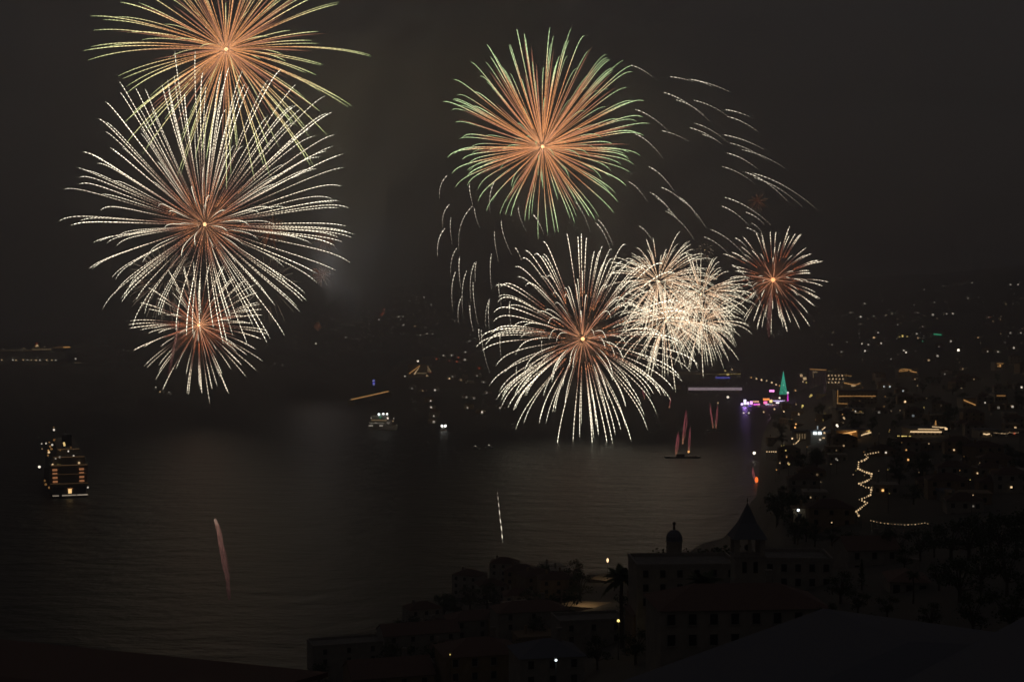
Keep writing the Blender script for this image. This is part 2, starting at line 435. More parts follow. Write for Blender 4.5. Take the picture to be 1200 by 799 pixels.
burst("orange burst with pale green tips high over the bay", 636, 172, 1500, 125, 165, T_GREEN, drop=46, drift=(6,-62),
      ts=(0.02,0.1), te=(0.8,1.0), ember=44, ember_w=0.75, ember_len=(0.35,0.75), core=2.2, light=32000, seed=31, w=0.35, k=2.4, vary=0.1)
burst("white drooping burst with an orange heart, lowest over the bay", 683, 397, 1400, 128, 170, T_WHITE, drop=42, drift=(2,-34), jit=0.2,
      ts=(0.08,0.24), te=(0.84,1.02), core=2.2, core_col=(1,0.46,0.18,5), light=6000, seed=41, w=0.31, k=2.3, vary=0.12, ember=30, ember_w=0.5, ember_len=(0.1,0.22))
cl = "bursts packed into the bright white cluster"
for (lab, px, py, R, n, sd, w) in (
     ("peach tinted burst at the top of the bright white cluster", 772, 330, 68, 150, 51, 0.31),
     ("brightest white burst at the bottom of the bright white cluster", 780, 376, 64, 170, 52, 0.34),
     ("burst with a pink heart on the upper outer edge of the white cluster", 821, 345, 58, 130, 53, 0.3),
     ("burst with an orange heart on the lower outer edge of the white cluster", 822, 378, 54, 130, 54, 0.3)):
    burst(lab, px, py, 1400+sd, R, n, T_DENSE, drop=22, drift=(4,-10), ts=(0.03,0.3), te=(0.7,1.05), core=1.3, core_col=(1,0.6,0.35,3),
          light=6500, light_col=(1,0.62,0.50), seed=sd, w=w, vary=0.3, jit=0.3, group=cl)
burst("small white burst with a red heart at the far end of the row", 906, 328, 1650, 66, 90, T_RED, drop=10, drift=(2,-6),
      ts=(0.2,0.36), te=(0.8,1.0), core=2.6, core_col=(1,0.36,0.14,4), light=8000, light_col=(1,0.45,0.25), seed=61, w=0.38, vary=0.15, ember=18, ember_w=0.6, ember_len=(0.2,0.4))
burst("dull red smudge of a burst above the small red hearted one", 888, 236, 2300, 13, 30, T_RUST, drop=2, core=0, seed=62, w=0.22, ts=(0,0.2))
burst("tiny golden burst among the trails beside the drooping white one", 826, 293, 1900, 12, 26, T_DIM, drop=4, core=0.5, core_col=(1,0.7,0.3,1), seed=63, w=0.4, ts=(0.3,0.5))

# the big fading willow shell: only its falling trails are left
wl = empty("firework_burst", P(700, 200, 1450), "fading willow shell, loose trails falling either side of the green tipped burst", "firework")
def arc(x0, y0, x1, y1, w=0.42):
    q = 1450/F; o = Vector((700, 0, 200))
    dx, dy = x1-x0, y1-y0
    if abs(dx) > 0.45*abs(dy): c = (x0+0.5*dx, y0+0.22*dy)
    else: c = (min(x0, x1)-0.07*abs(dy) if x1 <= x0+0.1*dy else x0-0.02*dy, y0+0.35*dy)
    pts = []
    dep = rnd.uniform(-60, 60)
    for j in range(15):
        t = j/14
        X = (1-t)**2*x0+2*t*(1-t)*c[0]+t*t*x1; Z = (1-t)**2*y0+2*t*(1-t)*c[1]+t*t*y1
        pts.append(((X-700)*q, dep, -(Z-200)*q))
    ww = w*rnd.uniform(0.75, 1.1)*q
    Trail().streak(pts, [ww*(1.15-0.75*j/14) for j in range(15)], 4, rnd.uniform(0, 500)).build("falling_trail", T_FALL, wl)
for a in ((170,137,290,165),(242,172,430,232),(275,180,345,210),(288,237,440,305),(145,200,360,335),(192,253,325,325),(302,333,460,425),(405,312,515,345),
          (420,335,560,405),(355,368,450,415),(148,363,280,415),(243,392,390,468),(447,380,640,450),(468,425,655,515),(545,443,755,535),(455,473,600,550),
          (445,528,600,610),(500,590,690,720),(535,592,820,750),(592,585,820,722),(470,668,690,800),(430,722,560,815),(100,522,225,645),(148,630,265,712),
          (95,655,215,775),(210,695,300,800),(140,763,200,830),(0,305,150,405),(0,415,125,525),(0,590,95,690),(0,62,105,120),(570,740,660,800)):
    arc(740+a[0]/4, 60+a[1]/4, 740+a[2]/4, 60+a[3]/4)
for a in ((370,15,500,155),(300,85,430,215),(510,165,690,310),(675,155,745,195),(635,200,690,245),(515,185,640,275),(740,120,790,165),(210,130,280,210),
          (0,115,70,235),(280,0,375,95),(620,330,800,660),(590,330,640,370)):
    arc(700+a[0]/4, 230+a[1]/4, 700+a[2]/4, 230+a[3]/4)
for a in ((107,45,72,155),(97,143,65,250),(120,230,125,350),(95,285,63,415),(225,175,250,270),(220,185,160,385),(195,45,215,160),(315,268,335,420),
          (350,232,400,395),(300,378,300,550),(148,368,120,500),(150,395,155,550),(140,475,125,640),(218,420,200,610),(228,420,225,520),(187,470,170,670),
          (225,530,245,715),(160,590,145,710),(195,630,212,755),(298,600,280,740),(320,70,300,210),(415,350,445,410),(430,160,465,275),(500,200,550,290),
          (800,235,870,355),(700,130,775,275),(335,520,350,640),(390,610,395,720),(250,740,255,800)):
    arc(500+a[0]/4, 200+a[1]/4, 500+a[2]/4, 200+a[3]/4, 0.45)
for a in ((93,185,135,400),(185,195,190,340),(262,360,265,445),(130,40,130,190),(385,240,395,340)):
    arc(540+a[0]/4, 340+a[1]/4, 540+a[2]/4, 340+a[3]/4, 0.4)

def tail(label, path, Y, w, material, strands=1, name="rocket_trail", seed=0, jit=0.8, n=5):
    r = random.Random(seed); q = Y/F
    base = P(path[0][0], path[0][1], Y); root = empty(name, base, label, "firework")
    for s_ in range(strands):
        ox = r.uniform(-jit, jit) if strands > 1 else 0
        pts = [P(x + ox*math.sin(math.pi*(0.1+0.85*i/(len(path)-1))) + (r.uniform(-.3,.3)*jit if strands > 1 else 0), y, Y) - base for i, (x, y) in enumerate(path)]
        for p in pts: p.y += r.uniform(-1, 1)
        ww = w*q*r.uniform(0.7, 1.1)
        k = len(pts)
        Trail().streak(pts, [ww*(0.5+0.5*math.sin(math.pi*(0.12+0.8*j/(k-1)))) for j in range(k)], n, r.uniform(0, 300)).build("spark_trail", material, root)
    return root
tail("thin white beaded rocket trail standing alone over the dark water", [(589,635),(588,622),(586,606),(584.5,592),(583,577)], 700, 0.62, T_FALL, seed=3)
def lerp_path(pts, n=14):
    o = []
    for i in range(len(pts)-1):
        for j in range(n//(len(pts)-1)):
            t = j/(n//(len(pts)-1)); o.append((pts[i][0]*(1-t)+pts[i+1][0]*t, pts[i][1]*(1-t)+pts[i+1][1]*t))
    return o+[pts[-1]]
tail("pinkish feathery comet tail rising from the dark water", lerp_path([(269,702),(266,676),(261,648),(256,622),(252,608)]), 560, 0.24, T_TAIL, 16, seed=4, jit=3.4)
tail("faint pinkish rising tail beneath the low red hearted burst", lerp_path([(196,450),(200,425),(205,400),(209,376)]), 1600, 0.7, T_TAIL, 4, seed=5, jit=1.6)
tail("pale pink tail rising to the small red hearted burst", lerp_path([(901,398),(901,380),(902,362),(904,340)]), 1650, 0.7, T_TAIL, 8, seed=6, jit=2.2)

# fireworks pontoons with red jets
def pontoon(px, py, Y, wpx, label):
    w_ = wpx*Y/F; p = P(px, py, Y); p.z = 0
    root = empty("firework_barge", p, label, "barge", "barges the fireworks are fired from")
    MB().prism([(-w_/2,-5),(w_/2-2,-5),(w_/2,0),(w_/2-2,5),(-w_/2,5)], -0.5, 1.3).build("hull", M['hulld'], root)
    MB().box(-w_*0.18, w_*0.05, -2, 2, 1.3, 3.4).build("deckhouse", M['metal'], root)
    for i in range(4):
        MB().box(w_*(0.1+0.08*i), w_*(0.14+0.08*i), -3, 3, 1.3, 2.1).build("mortar_rack", M['metal'], root)
    return root
pontoon(800, 536, 1228, 42, "low dark barge under the three red jets")
pontoon(838, 505, 1521, 20, "low dark barge under the twin red jets")
jl = "red firework jets shooting up from the barges"
def jet(label, px, y0, y1, Y, lean=0, strands=6, jit=1.6, seed=0, gold=False):
    o = tail(label, lerp_path([(px, y0), (px+lean*0.4, (y0*2+y1)/3), (px+lean*0.8, (y0+y1*2)/3), (px+lean, y1)], 12), Y, 0.36, T_JET, strands, "firework_jet", seed, jit)
    o["group"] = jl
    if gold: MB().ball((0,0,1.5), 1.3*Y/F, seg=8, ring=6).build("jet_base", GLOW, o, color=(1,0.5,0.15,1.6))
    return o
jet("tallest pink red jet, the middle one of three", 800, 520, 480, 1228, 4, 8, 2.0, 71)
jet("pink red jet leaning beside the tallest one, farthest from the shore", 792, 533, 506, 1228, 3, 6, 1.6, 72)
jet("red jet with a golden base, nearest the shore of the three", 807, 531, 500, 1228, 2, 6, 1.4, 73, True)
jet("twin dim red jets, first strand farther from the shore", 836, 503, 472, 1521, -4, 4, 1.0, 74)
jet("twin dim red jets, second strand nearer the shore", 839, 503, 474, 1521, 2, 4, 1.0, 75)
jet("pink jet ending in an orange fireball off the shore", 886, 566, 547, 1035, -4, 5, 1.6, 76)
fb = MB().ball((0,0,0), 2.0*1035/F, seg=12, ring=8, sz=1.7).build("fireball", GLOW, None, P(886.5, 562, 1035), (1.0, 0.17, 0.03, 1.6))
tag(fb, "orange red fireball glowing at the base of a pink jet", "firework")
jet("dim red spray behind the drooping white trails", 755, 468, 455, 1700, -3, 3, 1.6, 77)
jet("dim red spray between the drooping trails and the long lit terminal", 784, 478, 464, 1700, 2, 3, 1.2, 78)

# ------------------------------------------------------------------ lamps, houses and town lights
C = {'w': (1.0,0.89,0.72), 'c': (0.85,0.97,1.0), 'o': (1.0,0.5,0.16), 'y': (1.0,0.74,0.22), 'a': (1.0,0.68,0.36), 'r': (1.0,0.14,0.06),
     'g': (0.1,0.9,0.45), 'b': (0.22,0.22,1.0), 'm': (1.0,0.12,0.75), 'p': (0.75,0.6,1.0), 'v': (0.30,0.23,0.26)}
CN = {'w': 'white', 'c': 'cold white', 'o': 'orange', 'y': 'yellow', 'a': 'warm', 'r': 'red', 'g': 'green', 'b': 'blue', 'm': 'magenta', 'p': 'violet'}

_house = {}
def house_mesh(i):
    """far house: wall, tiled roof, dark windows in one mesh (too small to show parts)"""
    if i not in _house:
        r = random.Random(900+i); w_, d_, h_ = r.uniform(9, 14), r.uniform(8, 11), r.choice((3.4, 6.2, 6.2, 9.0))
        mb = MB().box(-w_/2, w_/2, 0, d_, -4, h_)
        if i % 3: mb.hip(-w_/2, w_/2, 0, d_, h_, 2.2, 1)
        else: mb.box(-w_/2-.2, w_/2+.2, -.2, d_+.2, h_, h_+0.5, 0)
        nfl = int(h_/2.9)
        for fl in range(nfl):
            for k in range(3):
                x = -w_/2 + w_*(k+0.5)/3
                mb.box(x-0.6, x+0.6, -0.08, 0.02, fl*3+0.9, fl*3+2.3, 2)
        mb.box(-w_*0.3, -w_*0.3+0.8, d_*0.5, d_*0.5+0.8, h_, h_+2.8, 0)
        _house[i] = (mb.mesh("house", [M['plaster' if i % 2 else 'plaster2'], M['tile2'], M['glass']]), h_)
    return _house[i]
winm = MB().box(-0.5, 0.5, -0.25, 0.02, -0.5, 0.5).mesh("lit_window", GLOW)
bulbm = MB().ball((0,0,0), 0.5, seg=8, ring=6).mesh("bulb", GLOW)
polem = MB().tube([(0,0,0),(0,0,6.5)], [0.14,0.08], 6).mesh("pole", M['metal'])
armm = MB().tube([(0,0,6.4),(0,-0.5,6.9),(0,-1.3,7.0)], 0.06, 5).box(-0.25,0.25,-1.8,-1.1,6.95,7.15).mesh("lamp_head", M['metal'])

misses = []
LIT = []
def child(name, me, parent, loc, scale, color):
    o = bpy.data.objects.new(name, me); link(o, parent); o.location = loc; o.scale = scale
    if color: o.color = color
    return o
nh = [0]
def lit_house(px, py, s, c, st, label, group):
    """house whose lit window stands at the pixel"""
    Y = hit(px, py, 2.0)
    if Y is None: misses.append((px, py)); return
    nh[0] += 1
    p = P(px, py, Y); LIT.append((px, py, Y))
    me, h_ = house_mesh(nh[0] % 7)
    wz = 1.7 if h_ < 6 else 4.6
    ox = rnd.uniform(-2.5, 2.5)
    root = bpy.data.objects.new("house", me); link(root)
    root.location = (p.x-ox, p.y, p.z-wz); root.rotation_euler = (0, 0, math.atan2(-p.x, p.y)*0.5)
    tag(root, label, "house", group)
    z = s*Y/F
    child("lit_window", winm, root, (ox, 0, wz), (z, 1, z), (*C[c], st))
    return root
def street_lamp(px, py, s, c, st, label, group, light=0):
    Y = hit(px, py, 6.9)
    if Y is None: misses.append((px, py)); return
    p = P(px, py, Y); LIT.append((px, py, Y))
    root = empty("street_lamp", (p.x, p.y, p.z-6.9), label, "street lamp", group)
    child("pole", polem, root, (0,0,0), (1,1,1), None)
    h = child("lamp_head", armm, root, (0,0,0), (1,1,1), None)
    z = s*Y/F
    child("bulb", bulbm, root, (0,-1.45,6.95-z*0.45), (z,z,z), (*C[c], st))
    if light: lamp((0,-1.5,6.3), light, C[c], 0.3, root)
    return root

def c8(u, v): return 920+u/3.997, 420+v/3.997
def c7(u, v): return 960+u/4.99, 320+v/4.99
def c3(u, v): return 320+u/3.993, 330+v/3.993
def c5(u, v): return 760+u/4.99, 400+v/4.99

# far hillside east of the town: small lights high up
for (u,v,s,c,st) in ((265,177,1.3,'w',.5),(185,233,1.8,'w',.25),(243,255,1.6,'w',1.0),(388,247,1.2,'w',.2),(425,238,1.2,'w',.2),(665,243,2.2,'w',.3),
    (745,238,1.5,'w',.25),(782,237,1.6,'w',.5),(460,303,1.6,'w',.2),(345,350,2.2,'w',.3),(320,378,2.2,'a',.55),(250,413,1.5,'w',.5),(288,418,1.4,'w',.5),
    (362,410,1.5,'w',.7),(268,455,2.0,'w',.55),(488,368,2.2,'y',.8),(470,373,1.2,'y',.4),(515,370,1.2,'y',.5),(570,355,1.6,'w',.4),(578,380,1.6,'a',.25),
    (605,398,1.2,'g',.2),(556,356,1.0,'w',.3),(770,398,2.0,'w',.35),(497,457,2.0,'w',1.4),(508,464,1.6,'w',.9),(814,450,2.3,'w',1.8),(692,484,2.2,'w',.25),
    (640,509,2.2,'a',.25),(652,508,2.0,'w',.25),(985,458,1.2,'w',.4),(1045,460,1.2,'w',.5),(1138,437,2.0,'w',.35),(1180,350,1.5,'w',.25),(1118,350,2.0,'w',.15),
    (930,377,1.5,'a',.25),(893,57,1.3,'w',.3),(893,157,1.7,'w',.55),(870,148,1.0,'w',.3),(613,98,1.2,'w',.3),(1118,68,1.4,'w',.5),(1163,68,1.4,'w',.55),
    (805,8,1.2,'w',.3),(1183,667,2.0,'w',.6),(380,663,1.6,'c',.5),(413,663,1.5,'c',.5),(490,688,1.5,'c',.35),(970,757,1.6,'w',.35),(1130,780,2.4,'w',.3),
    (728,75,1.2,'w',.15),(675,170,1.6,'w',.12),(1000,262,2.0,'r',.12),(75,418,1.5,'w',.15),(130,460,2.0,'w',.12),(240,302,1.6,'w',.15),(320,252,1.4,'w',.15),
    (575,232,1.2,'w',.18),(605,312,1.2,'w',.15),(700,430,1.0,'w',.2),(840,560,1.3,'a',.25),(905,620,1.2,'a',.2),(735,590,1.2,'w',.2),(560,620,1.2,'a',.25)):
    p = c7(u, v)
    ad_ = 'bright' if st >= .8 else ('dim' if st < .35 else 'small')
    lit_house(p[0], p[1], s, c, st*1.9, f"little house with {'an' if c=='o' else 'a'} {ad_} {CN[c]} window on the far hillside", "houses with one lit window on the far hillside")

# far hills behind the open bay
for (u,v,s,c,st) in ((168,133,1.4,'w',.5),(192,145,1.4,'w',.7),(208,128,1.4,'w',.7),(233,160,1.4,'w',.55),(275,178,1.3,'w',.4),(200,290,1.6,'w',.9),
    (672,72,1.5,'w',.9),(708,72,1.5,'w',.9),(520,130,1.6,'r',.3),(508,157,2.4,'r',.2),(515,148,2.4,'r',.2),(497,180,1.7,'w',1.0),(588,163,1.4,'w',.5),
    (610,165,1.4,'w',.6),(596,180,1.4,'w',.35),(610,205,2.6,'w',.16),(340,262,1.8,'w',.25),(355,266,1.4,'w',.2),(380,262,1.4,'w',.3),(393,268,1.4,'w',.65),
    (640,92,2.0,'w',.14),(740,110,2.6,'w',.12),(665,210,2.4,'a',.15),(720,245,2.2,'w',.14),(690,250,1.6,'w',.16),(745,245,1.6,'w',.15),(430,262,1.6,'w',.14),
    (470,255,1.4,'w',.12),(560,215,2.0,'w',.12),(450,200,1.8,'w',.1),(400,195,1.8,'a',.1),(770,198,1.8,'w',.12),(850,185,1.3,'w',.4),(625,180,1.0,'w',.3),
    (540,175,1.4,'w',.12),(500,240,1.5,'a',.12),(570,115,1.4,'r',.14)):
    p = c3(u, v)
    ad_ = 'bright' if st >= .8 else ('dim' if st < .35 else 'small')
    lit_house(p[0], p[1], s, c, st*5.0, f"little house with a {ad_} {CN[c]} window on the hills across the bay", "houses with one lit window across the bay")

# the headland and the harbour quarter behind the two ships
for (u,v,s,c,st) in ((678,372,2.0,'w',1.0),(825,453,1.6,'a',.55),(757,507,1.6,'w',.5),(737,557,1.5,'w',.4),(740,587,1.7,'w',.4),(752,610,2.2,'w',1.5),
    (752,628,1.4,'w',.3),(752,655,2.6,'w',.15),(978,610,1.8,'w',.6),(1062,590,1.5,'w',.3),(910,590,1.5,'w',.22),(900,330,1.8,'w',.35),(898,366,2.2,'w',.3),
    (835,345,1.5,'w',.4),(797,345,1.5,'w',.35),(860,375,1.8,'r',.2),(868,355,1.6,'r',.2),(825,372,1.2,'r',.15),(765,362,2.0,'r',.12),(617,442,1.6,'w',.3),
    (840,445,1.5,'w',.2),(770,500,1.4,'a',.2),(880,460,2.2,'a',.1),(905,540,2.0,'w',.1),(965,405,2.4,'r',.1),(940,545,2.0,'w',.1),(700,510,1.6,'a',.12),
    (650,500,1.6,'w',.1),(720,440,2.2,'a',.14),(920,280,2.8,'w',.12),(945,265,1.5,'w',.12),(955,440,1.5,'w',.15),(985,470,1.5,'w',.2),(1000,520,1.5,'w',.15)):
    p = c3(u, v)
    ad_ = 'bright' if st >= .8 else ('dim' if st < .35 else 'small')
    lit_house(p[0], p[1], s, c, st*2.3, f"house with a {ad_} {CN[c]} window in the harbour quarter on the headland", "houses with one lit window on the headland")

# the town on the near slope
for (u,v,s,c,st) in ((275,277,1.6,'a',.8),(243,312,2.2,'w',1.6),(232,368,1.8,'a',1.0),(253,382,2.0,'a',.9),(275,408,2.0,'a',.35),(240,470,1.8,'w',.2),
    (472,440,1.8,'w',.9),(568,428,1.6,'o',.7),(590,425,1.8,'y',.5),(600,400,1.6,'w',.5),(577,474,1.9,'o',1.2),(792,428,1.7,'a',.9),(458,617,2.2,'o',1.6),
    (678,594,2.2,'o',1.3),(808,562,1.6,'y',.8),(885,537,1.7,'w',.6),(902,537,1.7,'a',.8),(974,533,2.3,'o',1.6),(1020,521,1.8,'w',.8),(995,602,2.2,'a',1.0),
    (1018,602,1.7,'a',.8),(1060,602,2.1,'a',1.0),(803,625,2.0,'o',1.1),(158,735,1.9,'a',.7),(236,734,2.0,'a',1.0),(218,767,1.4,'a',.6),(1065,268,2.4,'o',1.6),
    (1095,297,2.4,'a',1.3),(1070,312,2.4,'a',.6),(1078,324,2.4,'a',.6),(835,312,2.2,'a',.6),(848,316,2.0,'o',.6),(562,202,2.0,'a',1.6),(590,195,1.5,'o',.5),
    (615,190,1.8,'o',.4),(332,215,1.6,'w',.25),(48,148,1.5,'a',.35),(63,258,1.5,'a',.5),(15,490,1.8,'a',.5),(8,458,1.5,'a',.5),(120,650,1.4,'a',.4),(110,617,2.0,'w',.14),
    (110,616,1.6,'w',.2),(240,430,1.5,'a',.12),(1000,230,2.8,'w',.14),(440,252,2.4,'w',.16),(600,268,2.6,'c',.14),(1085,548,3.0,'o',.3),(905,340,1.5,'w',.7),(890,345,1.0,'w',.3),
    (935,180,1.6,'w',.2),(900,660,1.6,'w',.14),(880,690,1.8,'w',.12),(770,630,1.6,'r',.25),(1075,350,1.8,'r',.5),(150,543,2.4,'a',.1),(330,240,1.6,'a',.3)):
    p = c8(u, v)
    ad_ = 'bright' if st >= .8 else ('dim' if st < .35 else 'small')
    lit_house(p[0], p[1], s, c, st*1.15, f"house with {'an' if ad_=='x' else 'a'} {ad_} {CN[c]} window on the dark slope of the near town", "houses with one lit window in the near town")

# amber road lamps threading the town
ra = random.Random(31)
for k in range(78):
    if k < 46: px, py = ra.gauss(985, 45), ra.gauss(468, 30)
    else: px, py = ra.uniform(930, 1195), ra.uniform(440, 585)
    if px < 925 or px > 1198 or py < 428 or py > 600: continue
    if px < 945 and py > 520: continue
    st = ra.choice((.12, .16, .22, .3, .45))
    street_lamp(px, py, ra.uniform(1.1, 1.7), ra.choice('ooaaay'), st, "dim amber street lamp on a road through the near town", "dim street lamps along the town roads")
for k in range(60):
    px = ra.uniform(860, 1198); py = ra.uniform(345, 425)
    street_lamp(px, py, ra.uniform(1.0, 1.5), ra.choice('waa'), ra.choice((.15, .22, .35)), "tiny barely visible street lamp on the dark upper hillside", "barely visible lamps on the upper hillside")
# seafront street lamps
for i, (u,v,s,c,st) in enumerate(((600,207,1.8,'o',.5),(630,213,2.0,'a',.9),(660,220,2.2,'a',1.1),(690,225,1.8,'a',.7),(720,235,2.2,'a',1.1),(745,248,2.0,'a',1.0),(765,255,1.8,'o',.7),(778,262,1.6,'o',.5))):
    p = c5(u, v); street_lamp(p[0], p[1], s, c, st*1.2, "amber street lamp in the curving row behind the green light tree", "street lamps in the curving row behind the light tree")
for (u,v,s,c,st) in ((555,413,2.0,'w',.9),(585,413,2.0,'w',.9),(672,408,1.8,'a',.8),(735,390,2.2,'a',.8),(790,405,2.0,'a',.9),(765,325,2.2,'w',1.5),(463,319,3.0,'w',1.3),(405,355,1.6,'a',.7)):
    p = c5(u, v); street_lamp(p[0], p[1], s, c, st*1.2, f"{'bright' if st > 1 else 'small'} {CN[c]} lamp on the quay by the coloured funfair", "lamps along the funfair quay")
for (u,v,s,c,st) in ((858,283,1.8,'o',.7),(900,370,2.4,'y',.9),(896,380,1.8,'y',.5),(878,423,1.8,'a',.5),(860,478,2.0,'o',1.0),(855,497,2.2,'o',1.4),(851,517,2.0,'o',1.1),
    (838,562,2.0,'a',1.4),(790,605,1.6,'y',.4),(800,632,1.8,'y',.6),(765,705,1.8,'a',.5),(818,712,2.0,'y',.6),(805,672,1.4,'o',.6),(745,745,1.6,'o',.45),
    (1100,688,1.6,'w',.35),(1143,447,1.8,'a',.7),(1103,490,2.2,'w',1.4),(950,308,3.0,'y',.6),(942,318,2.0,'y',.5),(775,606,1.4,'y',.3)):
    p = c5(u, v); street_lamp(p[0], p[1], s, c, st*1.2, f"{'bright' if st >= .9 else 'small'} {CN[c]} street lamp on the winding road above the shore", "street lamps on the road above the shore", light=90 if st >= .9 else 0)
street_lamp(883.5, 529, 3.4, 'w', 2.5, "glaring white floodlight on the dark point above the sea", None, light=500)
for i, u in enumerate((690, 705, 718, 730, 742)):
    p = c5(u, 640); street_lamp(p[0], p[1], 1.6, 'a', .9, "amber lamp in the short level row behind the glaring floodlight", "lamps in the short level row on the dark point")
street_lamp(934.5, 595.5, 3.2, 'c', 2.6, "glaring cold white lamp at the foot of the near town slope", None, light=120)

# ------------------------------------------------------------------ lit buildings
def lit_building(name, label, px0, px1, ytop, ybase, strips=(), wins=(), cat="building", roof='slate', wall='plaster', depth=14, Y=None, group=None, flood=None, wn=6, spire=None):
    """block with a parapet roof; strips = lit ledge lines, wins = (x, y, w, h, colour, strength) lit windows; all in photo px"""
    Y = Y or hit((px0+px1)/2, ybase) or 2400
    for i_ in range(int((px1-px0)/3)+1): LIT.append((px0+3*i_, ytop, Y)); LIT.append((px0+3*i_, ybase-2, Y))
    q = Y/F; o = P((px0+px1)/2, ybase, Y)
    root = empty(name, o, label, cat, group)
    X = lambda p: (p-(px0+px1)/2)*q
    Z = lambda p: -(p-ybase)*q
    h = Z(ytop)
    MB().box(X(px0), X(px1), 0, depth, -8, h).build("wall", M[wall], root)
    MB().box(X(px0)-.4, X(px1)+.4, -.4, depth+.4, h, h+0.8).build("roof", M[roof], root)
    nfl = max(1, int(h/3.4))
    if wn:
        for fl in range(min(nfl, 4)):
            for k in range(wn):
                x = X(px0)+(X(px1)-X(px0))*(k+.5)/wn
                f_ = MB().box(x-.75, x+.75, -.1, .02, fl*3.4+.9, fl*3.4+2.5).build("window", M['glass'], root)
    for (x0,y0,x1,y1,c,st,w) in strips:
        MB().tube([(X(x0),-.6,Z(y0)),(X(x1),-.6,Z(y1))], w*q*.4, 6).build("light_strip", GLOW, root, color=(*C[c], st))
    for (x,y,ww,hh,c,st) in wins:
        MB().box(X(x-ww/2), X(x+ww/2), -.35, -.12, Z(y+hh/2), Z(y-hh/2)).build("lit_window", GLOW, root, color=(*C[c], st))
    if flood:
        for (x,y,e,c) in flood: lamp((X(x), -5, Z(y)), e, C[c], 0.5, root)
    return root

# long terminal with the lit white roof edge
lit_building("terminal", "long low terminal with a pale violet lit roof band on the pier", 806, 871, 452.5, 462, [],
     [(838, 455.6, 63, 3.3, 'v', 1.0)], "terminal", depth=20, roof='concrete', wn=14, Y=2273)
lit_building("apartment_block", "block above the terminal with a faint yellow lit roof line and a blue lit floor", 762, 868, 435, 445,
     [(762,436.5,845,438.5,'a',.07,.9),(842,438.5,868,438,'y',.2,1.2)], [(847,442.5,17,2.2,'b',.35),(853,438.5,3,2,'y',1.0),(850,434.5,1.8,1.6,'y',.9),(858,433,1.4,1.4,'a',.8)], wn=10)
lit_building("apartment_block", "tall block with an orange lit cornice", 948, 969, 432, 452, [(949,432.5,968,433.5,'o',.35,1.4),(952,436,958,436,'a',.25,1.2)], [(953,440,1,6,'a',.12)], wn=5)
lit_building("hotel", "hotel with a grid of small amber lit windows", 968, 992, 437, 455, [(990,440,998,440.3,'o',.3,1)],
     [(971+4*i+ (j%2), 440+4*j, 1.5, 1.5, 'a', .55 if (i*3+j) % 4 else .9) for i in range(5) for j in range(3)], "hotel", wn=0)
lit_building("apartment_block", "small block with a scatter of warm lit windows near the orange cornice", 936, 948, 438, 456, [],
     [(939,440,3,3,'a',.6),(943,443.5,4,3,'a',.7),(941,447,2,2,'a',.4),(945,448,2,1.6,'y',.5)], wn=0)
lit_building("apartment_block", "block with a jagged amber lit front above the orange outlined one", 988, 1010, 447, 456, [(989,448.5,1002,451,'o',.5,1.5),(1002,451,1008,449,'o',.4,1.3)],
     [(1000,451.5,5,2.5,'a',.5)], wn=0)
lit_building("office_building", "broad building outlined by an orange corner strip and ledge line", 980, 1028, 458, 474,
     [(981.5,457,981.5,472,'o',.28,1.3),(983,464,1026,464,'o',.40,1.3),(981,472.5,996,473,'o',.35,1.2)], [], wn=12)
lit_building("apartment_block", "low block with five white lamps over a faint ledge line", 980, 1014, 480, 488, [(981,483.5,1012,483.5,'a',.14,1.0)],
     [(986+4.1*i, 481.8, 1.4, 1.4, 'w', .8) for i in range(5)], wn=8)
lit_building("villa", "villa with two slanting orange eaves high on the far slope", 1052, 1076, 432, 441,
     [(1054,433.5,1060,432.2,'o',.45,1.2),(1060,432.2,1068,433.6,'o',.45,1.2),(1053.5,435.2,1060,434.6,'o',.4,1.2),(1066,434.8,1074,436.2,'o',.55,1.4)], [(1062,434,4,2,'o',.3)], "villa", wn=4)
lit_building("villa", "villa with an orange lit porch high on the far slope", 1166, 1178, 425, 433, [(1168,426,1176,426,'o',.3,1.1)], [(1172,428.5,2,3,'o',.5),(1169.5,429,1.4,1.4,'o',.4)], "villa", wn=3)
lit_building("villa", "villa with one slanting orange roof line", 1128, 1146, 467, 477, [(1129,468.5,1143,474.5,'o',.55,1.5)], [], "villa", wn=4)
lit_building("villa", "villa with a short level orange strip under its roof", 1166, 1180, 462, 470, [(1168,463.5,1178,463.5,'o',.32,1.3)], [], "villa", wn=4)
lit_building("villa", "villa with a green lit terrace on the far hillside", 1090, 1106, 389.5, 395, [(1094,391.5,1103,392.3,'g',.5,1.6)], [], "villa", wn=4)
lit_building("market_hall", "floodlit hall with a row of dim amber pillars", 932, 950, 506, 516, [(934+3*i,508,934+3*i,514,'a',.14+.04*(i%2),1.4) for i in range(6)], [], "hall", wn=0)
lit_building("apartment_block", "block with two glaring cold white floodlights on its roof", 950, 972, 506, 517, [(963,503.5,967,500,'a',.8,1.6)],
     [(955,506.8,4.2,4.4,'c',2.2),(960.5,506.8,4.2,4.4,'c',2.4),(958,501,1.3,4,'c',.4),(966,507,2,2,'a',.8),(969,511,1.6,1.6,'a',.9),(965,513,3,1.4,'a',.6),(961,515,2.4,2,'w',.6)], wn=0, flood=[(957,503,500,'c')])
lit_building("gallery", "building with a fan of orange light under a bright slanting canopy", 980, 1005, 505, 516,
     [(981.5,509.4,1003,505.2,'o',1.3,1.8),(985,508.5,996,506.5,'y',1.0,1.2)], [(996,510.5,4,4.5,'o',1.3),(999,513,2.5,4,'o',.6),(992,509.5,4,2,'a',.9),(983,515.5,3,1.6,'a',.8)], wn=4, wall='plaster2', flood=[(995,511,900,'o')])
